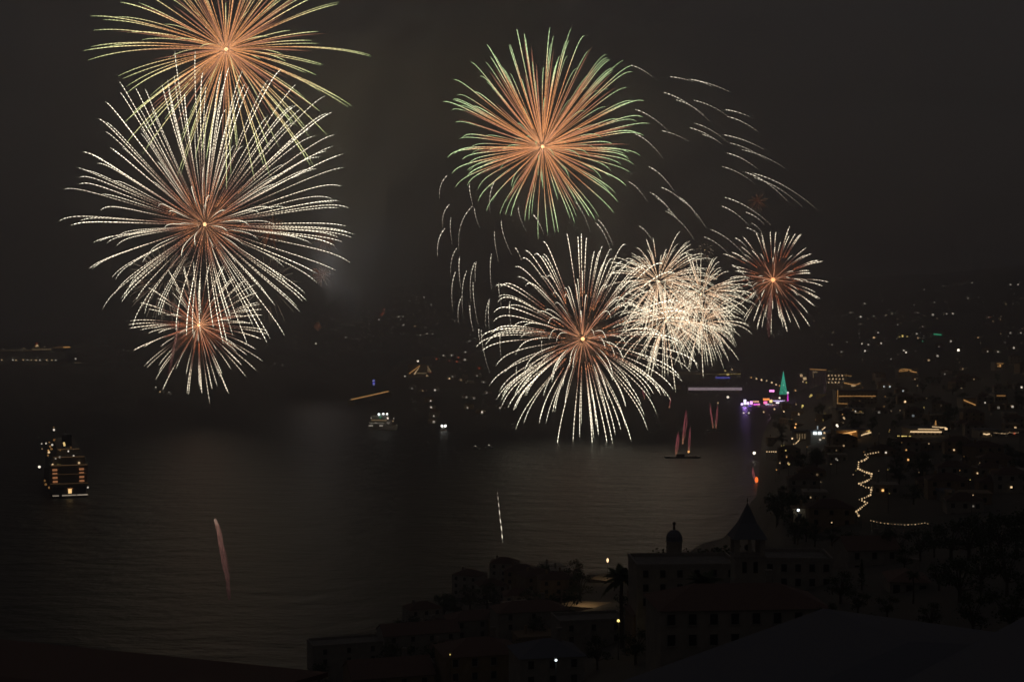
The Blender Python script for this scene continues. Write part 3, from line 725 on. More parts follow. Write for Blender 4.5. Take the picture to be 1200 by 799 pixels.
lit_building("gallery", "small pavilion with two short slanting golden strips", 1007, 1022, 504, 512, [(1009,510,1014,508,'a',1.0,1.6),(1013,508.5,1020.5,506.5,'a',1.2,1.7),(1015,505,1019,503.8,'o',.5,1.1)], [(1018,505,2,2,'y',.9)], wn=3)
ch = lit_building("church", "church with stepped golden ledge lines and a small lit tower", 1066, 1106, 503, 511,
     [(1066.5,505.7,1103,506,'a',1.1,2.0),(1075.5,502.6,1100,502.9,'a',.75,1.5),(1092,499.8,1108,500.8,'a',.8,1.4),(1051.5,510.6,1067,511.3,'y',1.1,1.6)], [(1108.5,502.3,3,2.4,'a',1.3),(1103,501,3,2,'a',.8)], "church", depth=18, wn=8)
qY = ch.location.y/F
MB().box(8*qY, 13*qY, 1, 6, 8*qY, 13*qY).build("tower", M['plaster'], ch)
MB().tube([(10.7*qY, .4, 13*qY), (10.7*qY, .4, 18.5*qY)], [1.1*qY, 0.5*qY], 6).build("spire_light", GLOW, ch, color=(*C['o'], .4))
lit_building("restaurant", "terrace restaurant with a bright curved lamp row near the edge", 1148, 1170, 505, 512, [(1152,508,1156,508.8,'a',1.2,1.8),(1156,508.8,1159.5,508,'a',1.2,1.8)], [], "restaurant", wn=5)
lit_building("kiosk", "kiosk with a red and orange lit front on the near slope", 1108, 1122, 578, 588, [(1112,581.2,1115,582,'o',1.0,2.2),(1114,582,1118.5,582.6,'r',.9,2.2)], [], "kiosk", wn=2)
lit_building("house", "house with a faint pale outlined window frame above the kiosk", 1098, 1112, 572, 582, [(1100,575,1100,580,'w',.10,1.0),(1100,574.6,1106,574.4,'w',.10,1.0)], [], "house", wn=3)
# fortress and church on the headland
lit_building("fortress", "fortress on the headland with two slanting orange wall lines", 478, 500, 427, 442, [(479.5,437.8,492,428.3,'o',.55,1.4),(485,438.5,491,431,'a',.5,1.3),(486,438.5,488,434.5,'a',.8,1.6)],
     [(494,437.3,12,1.4,'a',.16)], "fortress", wn=3, wall='plaster2')
lit_building("chapel", "chapel with a dull amber floodlit gable beside the fortress", 498, 506, 428, 437, [(501,429,505,436,'a',.2,2.2),(503,436,508,437.5,'r',.15,1.4)], [(502,434,3,4,'a',.12)], "chapel", wn=0, wall='plaster2')

# light garlands
def garland(label, pts, Y=None, lift=3.0, step=1.6, s=1.2, c='a', st=1.0, name="light_garland", jitter=0.3, posts=True):
    P3 = []
    for (x, y) in pts:
        yy = Y or hit(x, y, lift)
        if yy is None: misses.append((x, y)); continue
        P3.append((x, y, yy, P(x, y, yy))); LIT.append((x, y, yy))
    root = empty(name, P3[0][3]-Vector((0,0,lift)), label, "light garland"); o = root.location.copy()
    MB().tube([p[3]-o for p in P3], 0.05, 4).build("cable", M['metal'], root)
    if posts:
        for p in P3:
            g = terr(p[3].x, p[3].y)
            MB().tube([p[3]-o, Vector((p[3].x, p[3].y, min(g, p[3].z-1)))-o], 0.08, 5).build("post", M['metal'], root)
    k = 0; carry = 0
    for i in range(len(P3)-1):
        a, b = P3[i], P3[i+1]; d = math.hypot(b[0]-a[0], b[1]-a[1]); n = max(1, int(round(d/step)))
        for j in range(n):
            t = j/n; p = a[3].lerp(b[3], t); yy = p.y
            z = s*yy/F*rnd.uniform(1-jitter, 1+jitter)
            child("bulb", bulbm, root, p-o, (z,z,z), (*C[c], st*rnd.uniform(0.55, 1.15)))
    return root
zz = [c8(*p) for p in ((437,438),(400,445),(375,450),(388,463),(372,475),(345,485),(342,515),(372,530),(405,540),(402,562),(375,577),(346,585),(378,603),(405,604),(400,638),(372,652),(348,660),(385,675),(352,702),(334,716),(345,735),(356,748))]
garland("golden light garland zigzagging down the near town slope", zz, step=3.0, s=1.9, st=1.0, jitter=0.4)
garland("row of tiny warm bulbs sagging along the foot of the near slope", [c8(*p) for p in ((402,758),(430,765),(466,771))] + [c8(*p) for p in ((515,775),(560,778),(610,776),(655,769),(682,777))], step=4.2, s=1.2, st=.7)
garland("dotted pale garland strung along the upper street by the restaurant", [c8(*p) for p in ((976,347),(1000,350),(1040,352),(1052,345),(1070,350),(1100,345))], step=1.8, s=1.0, st=.55)
garland("bright amber arc of bulbs on the bend of the shore road", [c5(*p) for p in ((848,600),(858,598),(870,588),(882,575),(884,545))], step=1.5, s=1.4, st=1.1)

# ------------------------------------------------------------------ light tree, pink pillar and funfair
pt = P(918, 474, 2000); gz = max(terr(pt.x, pt.y), 1.0); q = 2000/F
ltree = empty("light_tree", (pt.x, pt.y, gz), "tall green cone of lights shaped like a fir on the seafront", "light tree")
hb, ht = (474-462)*q, (474-436)*q + 2
R0 = 4.6*q
MB().tube([(0,0,0),(0,0,ht)], [0.5,0.2], 8).build("mast", M['metal'], ltree)
zt = P(918, 436.5, 2000).z - gz; zb = P(918, 462, 2000).z - gz
MB().tube([(0,0,zb),(0,0,zt)], [R0*0.93, 0.15], 16).build("net", GLOW, ltree, color=(0.02,0.20,0.12,1.0))
for k in range(16):
    a = 2*math.pi*k/16
    MB().tube([(R0*math.cos(a),R0*math.sin(a),zb),(0.2*math.cos(a),0.2*math.sin(a),zt)], 0.28, 4).build("light_string", GLOW, ltree, color=(0.06,0.62,0.40,0.75))
for (dx, dz, r) in ((-.3,.42,.9),(.9,.52,.5),(-1.2,.3,.5),(.5,.22,.5),(0,.65,.5),(1.8,.15,.5),(-2.4,.12,.5)):
    MB().ball((dx, -R0*(1-dz)-.3, zb+(zt-zb)*dz), r, seg=8, ring=6).build("bauble_light", GLOW, ltree, color=(0.35,1.0,0.75,1.1))
MB().ball((0,0,zt+.6), 0.7, seg=8, ring=6).build("star", GLOW, ltree, color=(0.2,0.7,0.5,0.6))
lamp((0,-R0-3,zb), 500, (0.15,1,0.6), 1.0, ltree)
pp = P(923.2, 478, 1990)
pil = empty("light_pillar", (pp.x, pp.y, max(terr(pp.x, pp.y), 1)), "slim magenta light pillar with a white lamp on top", "pillar")
zt2 = P(923,461,1990).z - pil.location.z
MB().tube([(0,0,0),(0,0,zt2)], [.95*q,.5*q], 8).build("shaft", GLOW, pil, color=(0.9,0.06,0.75,1.1))
MB().ball((0,0,zt2+1.2), 1.3*q, seg=8, ring=6).build("lamp", GLOW, pil, color=(1,0.85,0.9,1.4))
stalls = [ # px, py, w, h, colour, strength, label
 (869.5,474.5,2.2,4,(0.75,0.5,1.0),2.2,"violet white lit ride at the seaward end of the funfair"),
 (873,471.5,2.4,6.5,(0.85,0.75,1.0),2.0,"tallest white lit ride of the funfair"),
 (876.5,473,2.6,4,(0.8,0.55,1.0),1.6,"lilac lit booth beside the tallest white ride"),
 (880.5,472,2.6,4,(0.95,0.4,0.95),1.3,"pink lit booth beside the lilac one"),
 (879,477,3,2,(0.25,0.12,1.0),1.0,"blue lit stall low in front of the pink booth"),
 (885,475,3.5,4,(0.9,0.12,0.75),0.9,"magenta lit stall in the middle of the funfair"),
 (889,474.5,3.0,3.2,(0.95,0.25,0.7),0.9,"rose lit stall next to the magenta one"),
 (886,470.5,6,1.6,(1.0,0.55,0.3),0.6,"low kiosk with a dull amber roof line behind the magenta stall"),
 (897,471.8,3.6,3.2,(1.0,0.16,0.4),1.4,"crimson lit booth under the orange sign"),
 (898,467.8,6.5,2.2,(1.0,0.28,0.06),1.1,"stall with a wide orange red sign above the crimson booth"),
 (899,475,4,3,(0.75,0.8,1.0),1.1,"bluish white stall in front of the crimson booth"),
 (903.5,470,3,3,(1.0,0.72,0.3),1.1,"yellow lit stall behind the bluish white one"),
 (904,475.5,4,1.6,(0.7,0.85,1.0),0.8,"long pale stall beside the bluish white one"),
 (911.3,473.5,3.4,4.4,(1.0,0.9,1.0),1.8,"big white booth below the light tree"),
 (913,469.7,12,1.2,(0.75,0.6,1.0),0.9,"canopy with a violet white lit edge below the light tree"),
 (916.8,473.8,2.4,3.2,(1.0,0.75,0.45),1.4,"warm lit booth between the white booth and the magenta pillar"),
 (919.8,474.5,2,2.4,(1.0,0.8,0.7),1.2,"small peach lit booth nearest the magenta pillar"),
 (907,478.5,3.5,2,(1.0,0.7,0.35),0.7,"low amber stall on the front edge of the funfair"),
 (914,478.5,3.5,1.6,(0.6,0.85,0.4),0.45,"low greenish stall on the front edge of the funfair"),
 (904.5,458,5,2.4,(1.0,0.3,0.75),1.5,"bright pink sign board on a stand above the funfair"),
 (889,479,3,1.8,(0.45,0.4,0.15),0.5,"dim olive stall on the front edge of the funfair"),
]
for (px, py, w, h, col, st, lab) in stalls:
    Yf = 1985 + (473-py)*6; qf = Yf/F
    p = P(px, py+h/2, Yf); g = max(terr(p.x, p.y), 0.5)
    root = empty("funfair_stall", (p.x, p.y, g), lab, "stall", "stalls and rides of the coloured funfair")
    zc0, zc1 = p.z-g, p.z-g+h*qf
    hw = w*qf/2*1.15
    MB().box(-hw*.9, hw*.9, .3, 3.6, -1, max(zc0, 0.4)+0.05).build("body", M['metal'], root)
    MB().box(-hw, hw, 0, .28, max(zc0,0.2), zc1).build("light_panel", GLOW, root, color=(*col, st*1.9))
    MB().gable(-hw, hw, .35, 3.6, zc1-.3, .8, ov=.15).build("awning", M['hullw'], root)
lamp(P(873, 468, 1960), 14000, (0.5,0.25,1.0), 2.0, name="funfair_glow")
lamp(P(905, 468, 1960), 9000, (1.0,0.4,0.8), 2.0, name="funfair_glow")

# ------------------------------------------------------------------ breakwater with amber lamp line and blue lit tower
Ya, Yb = 1990, 2210
A, B = P(412, 468, Ya), P(455, 458.5, Yb)
A.z = B.z = 0
bwk = empty("breakwater", A, "long breakwater running out from the headland with an amber lamp line on its top", "breakwater")
d = (B-A); nrm = Vector((-d.y, d.x, 0)).normalized()*5
zA, zB = P(412,468,Ya).z, P(455,458.5,Yb).z
def quad_prism(p, q_, n, z0a, z1a, z0b, z1b):
    mb = MB(); vs = [p-n+Vector((0,0,z0a)), q_-n+Vector((0,0,z0b)), q_+n+Vector((0,0,z0b)), p+n+Vector((0,0,z0a)),
                     p-n+Vector((0,0,z1a)), q_-n+Vector((0,0,z1b)), q_+n+Vector((0,0,z1b)), p+n+Vector((0,0,z1a))]
    mb.v = [tuple(v) for v in vs]
    for f in ((0,3,2,1),(4,5,6,7),(0,1,5,4),(1,2,6,5),(2,3,7,6),(3,0,4,7)): mb.f.append(list(f)); mb.m.append(0)
    return mb
quad_prism(Vector((0,0,0)), d, nrm, -3, zA-.6, -3, zB-.6).build("wall", M['concrete'], bwk)
for t0, t1 in ((0,.19),(.195,.30),(.305,.40),(.415,.7),(.705,1.0)):
    MB().tube([d*t0+Vector((0,0,zA+(zB-zA)*t0)), d*t1+Vector((0,0,zA+(zB-zA)*t1))], 0.62*Ya/F, 5).build("lamp_line", GLOW, bwk, color=(*C['o'], .62 if t0 else .5))
tp = P(438, 463, 2600); bt = empty("harbour_tower", (tp.x, tp.y, 0), "slim harbour tower lit deep blue behind the breakwater", "tower")
qt = 2600/F; z1 = P(438,445,2600).z
MB().box(-1.9*qt, 1.9*qt, 0, 5, -2, z1).build("shaft", M['concrete'], bt)
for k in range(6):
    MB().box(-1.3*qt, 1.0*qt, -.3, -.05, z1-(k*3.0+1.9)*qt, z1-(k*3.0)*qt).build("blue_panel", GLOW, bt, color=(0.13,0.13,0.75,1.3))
for (dx, k) in ((.4,0),(-.8,.2),(.7,2.6),(.6,4.0),(.9,5.2),(-.9,5.4),(.2,1.5)):
    MB().ball((dx*qt, -.5, z1-(k*3.0+.8)*qt), .5*qt, seg=6, ring=5).build("lamp", GLOW, bt, color=(0.75,0.8,1,1.0))
MB().box(-2.3*qt, 2.3*qt, -.5, 5.5, z1, z1+1.2).build("roof", M['concrete'], bt)

# ------------------------------------------------------------------ ships
def ship_hull(length, beam, depth, sheer=2.0):
    """bow towards +x, waterline z=0"""
    mb = MB(); n = 16; rows = []
    for i in range(n+1):
        t = i/n; x = -length/2 + length*t
        hb_ = beam/2*(1 if t < .72 else math.sqrt(max(0, 1-((t-.72)/.28)**2))*0.98+0.02)
        if t < .08: hb_ *= 0.88+1.5*t
        dk = depth + sheer*max(0, (t-.6)/.4)**2
        wl = hb_*(0.92 if t < .8 else 0.92-1.6*(t-.8))
        rows.append([(x-(0 if t < .8 else (t-.8)*length*.12),-max(wl,.05),-1.0),(x,-hb_,dk),(x,hb_,dk),(x-(0 if t < .8 else (t-.8)*length*.12),max(wl,.05),-1.0)])
    for r_ in rows: mb.v += r_
    for i in range(n):
        a, b = i*4, (i+1)*4
        for (p, q_) in ((0,1),(1,2),(2,3)): mb.f.append([a+p, b+p, b+q_, a+q_]); mb.m.append(0)
    mb.f.append([0,1,2,3]); mb.m.append(0)
    return mb
def dots(root, pts, name="deck_lamp"):
    for (x, y, z, r, c, st) in pts:
        o = child(name, bulbm, root, (x, y, z), (2*r, 2*r, 2*r), (*(C[c] if isinstance(c, str) else c), st))

# cruise ship seen from the stern
Ys = 951; q = Ys/F
sp = P(81.5, 583, Ys); sp.z = 0
s1 = empty("cruise_ship", sp, "cruise ship seen stern on with amber balcony rows and a lit stern door", "ship", rz=math.radians(110))
# local +x = away from the camera (bow); local y -> screen x (negated)
s1.location = sp + Vector((82*math.cos(math.radians(110)), 82*math.sin(math.radians(110)), 0))
Ls = 165
ship_hull(Ls, 25, 7.5).build("hull", M['hulld'], s1)
sx = -Ls/2
V = lambda py: (583-py)*q      # height over the sea for a photo row
H = lambda px: -(px-81.5)*q    # local y for a photo column
MB().box(sx+2, 50, -12.2, 12.2, 7.3, V(566)).build("lower_decks", M['concrete'], s1)
MB().box(sx+5, 46, -12.0, 12.0, V(566), V(545)).build("balcony_decks", M['concrete'], s1)
MB().box(sx+9, 40, -10.5, 10.5, V(545), V(536)).build("lido_deck", M['concrete'], s1)
MB().box(sx+18, 30, -7.5, 7.5, V(536), V(528)).build("sun_deck", M['concrete'], s1)
fn = MB().prism([(-46,-3.2),(-34,-3.2),(-31,0),(-34,3.2),(-46,3.2)], V(528), V(514)).build("funnel", M['hulld'], s1)
MB().tube([(-20,0,V(528)),(-22,0,V(507))], [.6,.2], 6).tube([(-21,-3,V(516)),(-21,3,V(516))], .15, 5).build("mast", M['metal'], s1)
for sd, pxc in ((1, 65.3), (-1, 95.3)):
    for k in range(5):
        y = H(pxc + (0.5 if sd < 0 else 0.6)*(k*0.3)); z = V(550.5+4.6*k)
        MB().box(sx+4.6, sx+4.9, y-2.7*q, y+2.7*q, z-1.35*q, z+1.0*q).build("lit_balcony", GLOW, s1, color=(1.0,0.40,0.17,.32))
        MB().box(sx+4.4, sx+4.62, y-2.9*q, y+2.9*q, z-2.1*q, z-1.4*q).build("balcony_rail", M['metal'], s1)
MB().box(sx-1.0, sx+.1, H(83.8), H(80.0), V(577.6), V(572.6)).build("stern_door", GLOW, s1, color=(1.0,0.62,0.25,1.3))
MB().box(sx-1.0, sx+.1, H(85.2), H(79.0), V(572.4), V(571.8)).build("door_lintel", GLOW, s1, color=(1.0,0.4,0.12,.35))
for (a, b, st) in ((62.5,69.5,.30),(73,89,.34),(90,102,.42)):
    MB().box(sx-1.2, sx-.9, H(b), H(a), V(580.3), V(579.2)).build("deck_light_strip", GLOW, s1, color=(1.0,0.82,0.6,st))
dots(s1, [(-22,H(67.7),V(510.8),1.2*q,'w',1.1),(-22,H(67.3),V(507.5),.7*q,'o',.35),(sx+12,H(51),V(520.5),.9*q,'w',.5),(sx+14,H(56),V(520.5),1.0*q,'w',.7),(sx+12,H(59.5),V(519),.8*q,'o',.3),
    (sx+16,H(63),V(522.7),1.2*q,'w',.8),(sx+10,H(59),V(530.5),1.3*q,'a',1.1),(sx+12,H(58.5),V(528.5),1.0*q,'o',.6),(sx+14,H(81.2),V(530.5),1.0*q,'w',.9),(sx+10,H(86.8),V(535.7),1.1*q,'w',.7),
    (sx+9,H(71),V(536.5),1.1*q,'w',.45),(sx+9,H(66.5),V(538),1.0*q,'w',.3),(sx+8,H(63),V(545),1.3*q,'a',1.0),(sx+8,H(92.8),V(543.8),1.3*q,'a',.75),(sx+8,H(76.5),V(546),.8*q,'w',.5),(sx+8,H(80.8),V(546),.8*q,'w',.5),
    (sx+8,H(69),V(545.6),1.2*q,'y',.3),(sx+8,H(71.5),V(545.6),1.0*q,'y',.25),(sx+30,H(49.2),V(550.7),1.5*q,'w',1.6),(sx+2,H(102.3),V(572),1.1*q,'w',.6),(sx+12,H(98),V(539.8),.8*q,'w',.3),
    (sx+12,H(92.5),V(540),.7*q,'w',.25),(sx+12,H(51.5),V(526.5),.8*q,'a',.3),(sx+20,H(56),V(570),1.5*q,'o',.2),(sx+20,H(60),V(574),1.5*q,'o',.22),(sx+22,H(55),V(566),1.3*q,'o',.16),(sx+12,H(62),V(527),1.4*q,'o',.22),(sx+12,H(65),V(516.5),1.4*q,'o',.16),(sx+12,H(60.5),V(524),1.2*q,'o',.25),(sx+10,H(58),V(534),1.2*q,'o',.2),(sx+10,H(74),V(540),1.0*q,'a',.15),(sx+10,H(80),V(539),1.0*q,'a',.15),(sx+10,H(86),V(541),1.0*q,'a',.12),(sx+14,H(72),V(529),1.0*q,'o',.14),(sx+14,H(84),V(526),1.0*q,'o',.12)])
MB().tube([(sx+14,H(76),V(519.8)),(sx+14,H(77),V(524.2))], 1.1*q, 6).build("lit_funnel_mark", GLOW, s1, color=(1.0,0.7,0.28,1.0))
MB().box(sx+30, sx+36, 12.0, 15.5, 8, V(552)).build("side_wing", M['metal'], s1)

for (a, b, y, xx, st) in ((60,103,566.5,1.6,.05),(61,102,545.5,4.6,.09),(64,99,536.5,8.6,.08),(69,94,528.5,17.6,.08),(62,101,556,4.5,.035)):
    MB().tube([(sx+xx-.3, H(b), V(y)), (sx+xx-.3, H(a), V(y))], 0.42*q, 5).build("deck_light_strip", GLOW, s1, color=(1.0,0.55,0.25,st))
# cruise ship far out, broadside
Yf = 3731; q = Yf/F
fp = P(20, 428, Yf); fp.z = 0
s2 = empty("cruise_ship", fp, "long cruise ship anchored broadside far out on the horizon with a row of dot lights", "ship")
X = lambda px: (px-20)*q
V = lambda py: (428-py)*q
ship_hull(170, 30, V(421.5), 3).build("hull", M['hullw'], s2)
MB().box(-80, X(78), -13, 13, V(421.5), V(412)).build("superstructure", M['hullw'], s2)
MB().box(-80, X(62), -12, 12, V(412), V(407.5)).build("top_deck", M['hullw'], s2)
MB().prism([(X(42),-4),(X(47),-4),(X(48),0),(X(47),4),(X(42),4)], V(407.5), V(401)).build("funnel", M['hulld'], s2)
for i, px in enumerate((-60,-48,-30,-18,-8,4.5,17.5,21,29.5,34.3,39,44.5,49.2,57,63,67.5)):
    child("porthole", bulbm, s2, (X(px), -15.2, V(421.5+.02*i)), (1.5*q,)*3, (*C['a' if i % 3 else 'w'], .9))
dots(s2, [(X(45.5),-13,V(404.8),1.5*q,'a',.9),(X(43.5),-13,V(405.6),1.0*q,'o',.4),(X(30),-13,V(407.8),.9*q,'a',.3),(X(54),-13,V(406),.8*q,'a',.3),(X(6),-13,V(408.5),.8*q,'w',.22),(X(89),-3,V(420.3),1.0*q,'w',.7),
          (X(45),-13,V(402.5),1.6*q,'r',.14)])
for (a,b,y,c,st,w) in ((76,84,406.6,'o',.8,1.5),(64,77,407.0,'o',.12,1.0),(39,62,409.3,'a',.22,.9),(-10,38,410.5,'a',.06,.8),(6,60,425.8,'a',.05,1.0),(89,97,424.6,'a',.10,1.2)):
    MB().tube([(X(a),-13.3,V(y)),(X(b),-13.3,V(y))], w*q/2, 5).build("deck_light_strip", GLOW, s2, color=(*C[c], st))
MB().tube([(X(72),0,V(412)),(X(82),0,V(406.5))], 1.5, 6).build("crane_arm", M['metal'], s2)

# ferry with three floodlights near the breakwater
Yq = 1545; q = Yq/F
gp = P(449, 502, Yq); gp.z = 0
s3 = empty("ferry", gp, "small ferry with three glaring white floodlights on its top deck", "ship", rz=math.radians(-12))
X = lambda px: (px-449)*q
V = lambda py: (502-py)*q
ship_hull(33, 9, V(497.5), 1).build("hull", M['hullw'], s3)
MB().box(-14, 9, -3.8, 3.8, V(497.5), V(491)).build("lower_deck", M['hullw'], s3)
MB().box(-12, 6, -3.5, 3.5, V(491), V(486)).build("upper_deck", M['hullw'], s3)
MB().box(-2, 4, -3, 3, V(486), V(483.5)).build("bridge", M['hullw'], s3)
MB().tube([(1,0,V(483.5)),(1,0,V(476))], [.2,.08], 6).build("mast", M['metal'], s3)
for (px,py,w,c,st) in ((445.2,484.1,2.9,(0.9,1,0.95),2.6),(450.6,483.4,2.5,(0.95,1,0.95),2.4),(455.2,483.5,2.5,(1,1,0.95),2.4),(456,488.4,2.2,(1,0.85,0.7),1.5)):
    child("floodlight", bulbm, s3, (X(px), -4.2, V(py)), (w*q,)*3, (*col, st) if False else (*c, st))
dots(s3, [(X(435.6),-4,V(488.5),.8*q,'w',.4),(X(462.8),-3,V(488.6),.8*q,'w',.35),(X(462),-3,V(492),.9*q,'a',.3),(X(447),-4.2,V(487.5),.8*q,'g',.4),(X(441.5),-4.2,V(494),.6*q,'w',.3)])
for (a,b,y,st,w,c) in ((436,455,491,.16,1.2,'a'),(433,452,494.5,.10,1.2,'w'),(433,438,497.5,.28,1.6,'w'),(446,450,497.3,.3,1.6,'w'),(455,458,494,.14,2.0,'w')):
    MB().tube([(X(a),-4.3,V(y)),(X(b),-4.3,V(y))], w*q/2, 5).build("deck_light_strip", GLOW, s3, color=(*C[c], st))
# launch with two headlights
bp_ = P(519.5, 504, 1533); bp_.z = 0; q = 1533/F
s4 = empty("motor_boat", bp_, "motor boat showing two glaring white lights side by side", "boat", rz=math.radians(-80))
ship_hull(13, 6, 1.8, .6).build("hull", M['hullw'], s4)
MB().box(-4, 2, -1.9, 1.9, 1.8, 4.2).build("cabin", M['hullw'], s4)
MB().box(-5, 2.6, -2.2, 2.2, 4.2, 4.5).build("cabin_roof", M['hullw'], s4)
for dy in (-2.0, 2.0):
    child("headlight", bulbm, s4, (2.9, dy*q, 5.0), (3.0*q,)*3, (1,1,.92,3.0))
# small craft with a light or two
for (px, py, c, st, lab) in ((182.5,454.5,'w',.9,"small craft with one white light near the low red hearted burst"),(187.5,460,'a',.8,"small craft with a warm light just below the white lit one"),
     (198,460.3,'w',.3,"small craft with a faint light beside the warm lit one"),(557,525,'w',.25,"small craft with a faint light out past the motor boat"),(573,524,'w',.45,"small craft with a white light out past the motor boat"),
     (144.5,409.5,'w',.3,"small craft with a faint light far out towards the horizon"),(322,426,'w',.25,"dim craft far out beneath the smoke"),(331,427.5,'w',.22,"dim craft beside another far out beneath the smoke")):
    Y = 120*F/(py-HZ+1.2) ; q = Y/F
    p = P(px, py, Y); z = p.z; p.z = 0
    r_ = empty("small_boat", p, lab, "boat", "small craft showing single lights", rz=rnd.uniform(0, 6))
    ship_hull(9, 3, 1.1, .5).build("hull", M['hullw'], r_)
    MB().box(-2.5, 1, -1.1, 1.1, 1.1, 2.6).build("cabin", M['hullw'], r_)
    MB().tube([(0,0,2.6),(0,0,max(z,3.0))], .06, 5).build("mast", M['metal'], r_)
    child("lamp", bulbm, r_, (0,0,max(z,3.0)), (1.6*q,)*3, (*C[c], st*1.2))

# ------------------------------------------------------------------ near buildings and trees
def town_house(label, x, y, w, d, ztop, rz=0.0, roof='hip', rmat='tile', wmat='plaster', fl=2, nw=4, rh=None, chim=True, name="house", zb=None):
    g = zb if zb is not None else min(terr(x+a*w/2, y+b*d/2) for a in (-1,0,1) for b in (-1,0,1)) - 1
    root = empty(name, (x, y, g), label, "house" if name == "house" else name.replace('_', ' '), rz=rz)
    h = ztop - g
    MB().box(-w/2, w/2, -d/2, d/2, 0, h).build("wall", M[wmat], root)
    rh = rh or min(w, d)*0.22
    if roof == 'hip': r_ = MB().hip(-w/2, w/2, -d/2, d/2, h+.003, rh).build("roof", M[rmat], root)
    elif roof == 'gable':
        r_ = MB().gable(-w/2, w/2, -d/2, d/2, h, rh).build("roof", M[rmat], root)
        for sx_ in (-1, 1): MB().poly([(sx_*w/2,-d/2,h),(sx_*w/2,d/2,h),(sx_*w/2,0,h+rh)]).build("gable_wall", M[wmat], root)
    else:
        r_ = MB().box(-w/2+.35, w/2-.35, -d/2+.35, d/2-.35, h, h+.08).build("roof", M['concrete'], root)
        mb = MB()
        mb.box(-w/2-.1, w/2+.1, -d/2-.1, -d/2+.3, h+.002, h+.8); mb.box(-w/2-.1, w/2+.1, d/2-.3, d/2+.1, h+.002, h+.8)
        mb.box(-w/2-.1, -w/2+.3, -d/2+.302, d/2-.302, h+.002, h+.8); mb.box(w/2-.3, w/2+.1, -d/2+.302, d/2-.302, h+.002, h+.8)
        mb.build("parapet", M['trim'], root)
    if chim: MB().box(w*.2, w*.2+.9, d*.1, d*.1+.7, h, h+rh+1.4).box(w*.2-.1, w*.2+1.0, d*.1-.1, d*.1+.8, h+rh+1.402, h+rh+1.6).build("chimney", M['trim'], root)
    for f_ in range(fl):
        z = h - 2.9*(fl-f_) + .9
        if z < 0: continue
        for k in range(nw):
            xx = -w/2 + w*(k+.5)/nw
            for sy in (-1, 1):
                wi = MB().box(xx-.55, xx+.55, sy*d/2-.06, sy*d/2+.06, z, z+1.5).build("window", M['glass'], root)
                MB().box(xx-.7, xx-.552, sy*d/2-.1, sy*d/2+.1, z-.1, z+1.6).box(xx+.552, xx+.7, sy*d/2-.1, sy*d/2+.1, z-.1, z+1.6).box(xx-.8, xx+.8, sy*d/2-.16, sy*d/2+.16, z-.22, z-.102).build("frame", M['trim'], wi)
    return root

# big slate roof below the viewpoint
def at(px, py, Y): return P(px, py, Y)
a_, b_ = at(590, 799, 74), at(968, 713, 104)
dv = (b_-a_); ang = math.atan2(dv.y, dv.x); ln = Vector((dv.x, dv.y)).length
nv = Vector((dv.y, -dv.x, 0)).normalized()
cen = (a_+b_)/2 + nv*11
town_house("large house with a broad dark slate roof, closest below the viewpoint", cen.x, cen.y, ln, 22, 98.6, ang, 'hip', 'slate', 'plaster', 2, 7, rh=1.2, chim=False, zb=84)
a_, b_ = at(985, 804, 66), at(1230, 724, 92)
dv = (b_-a_); ang = math.atan2(dv.y, dv.x); ln = Vector((dv.x, dv.y)).length
nv = Vector((dv.y, -dv.x, 0)).normalized(); cen = (a_+b_)/2 + nv*8
town_house("house with a dark low roof in the bottom corner, beside the broad slate one", cen.x, cen.y, ln, 16, 101.2, ang, 'gable', 'slate', 'plaster', 1, 3, rh=1.5, chim=False, zb=88)
# red clay roof at the lower edge
a_, b_ = at(-60, 724, 60), at(345, 797, 54)
dv = (b_-a_); ang = math.atan2(dv.y, dv.x); ln = Vector((dv.x, dv.y)).length
nv = Vector((dv.y, -dv.x, 0)).normalized(); cen = (a_+b_)/2 + nv*7
town_house("house with a long reddish clay tile roof at the bottom edge over the sea", cen.x, cen.y, ln+2, 14, 106.4, ang, 'gable', 'tile', 'plaster', 1, 5, rh=0.7, chim=False, zb=92)

def near(label, px, ptop, Y, wpx, d=10, rz=0.0, **k):
    x = (px-600)/F*Y; z = CAMZ-(ptop-HZ)/F*Y
    return town_house(label, x, Y, wpx*Y/F, d, z, rz, **k)
near("wide house with a row of tall dark windows behind the slate roof", 862, 704, 205, 196, 12, 0.08, roof='hip', rmat='tile', fl=2, nw=8)
near("long flat roofed building left of the tower with a pale parapet", 800, 658, 300, 118, 14, 0.05, roof='flat', fl=3, nw=6, chim=False)
near("flat roofed building right of the tower", 930, 652, 290, 80, 12, -0.05, roof='flat', fl=3, nw=5, chim=False)
near("gabled house with shuttered windows among the dark trees", 1015, 640, 330, 62, 11, 0.1, roof='gable', fl=2, nw=3)
near("pale walled house among the trees below the sagging bulbs", 1062, 676, 240, 44, 9, -0.15, roof='hip', fl=2, nw=3)
near("small house with a clay hip roof by the lit terrace", 620, 712, 420, 84, 11, 0.25, roof='hip', fl=2, nw=3)
near("waterfront house with a clay hip roof, third from the open water", 560, 722, 430, 74, 10, 0.3, roof='hip', fl=2, nw=3)
near("waterfront house with a gabled clay roof, second from the open water", 490, 738, 420, 90, 11, 0.3, roof='gable', fl=2, nw=4)
near("waterfront house with a flat roof, nearest the open water", 405, 752, 415, 84, 10, 0.32, roof='flat', fl=2, nw=3, chim=False)
near("ochre house with a clay hip roof below the waterfront row", 560, 760, 300, 90, 12, 0.25, roof='hip', wmat='plaster2', fl=2, nw=4)
near("ochre house with a gabled roof at the lower edge of the dark quarter", 455, 785, 300, 96, 12, 0.28, roof='gable', wmat='plaster2', fl=2, nw=4)
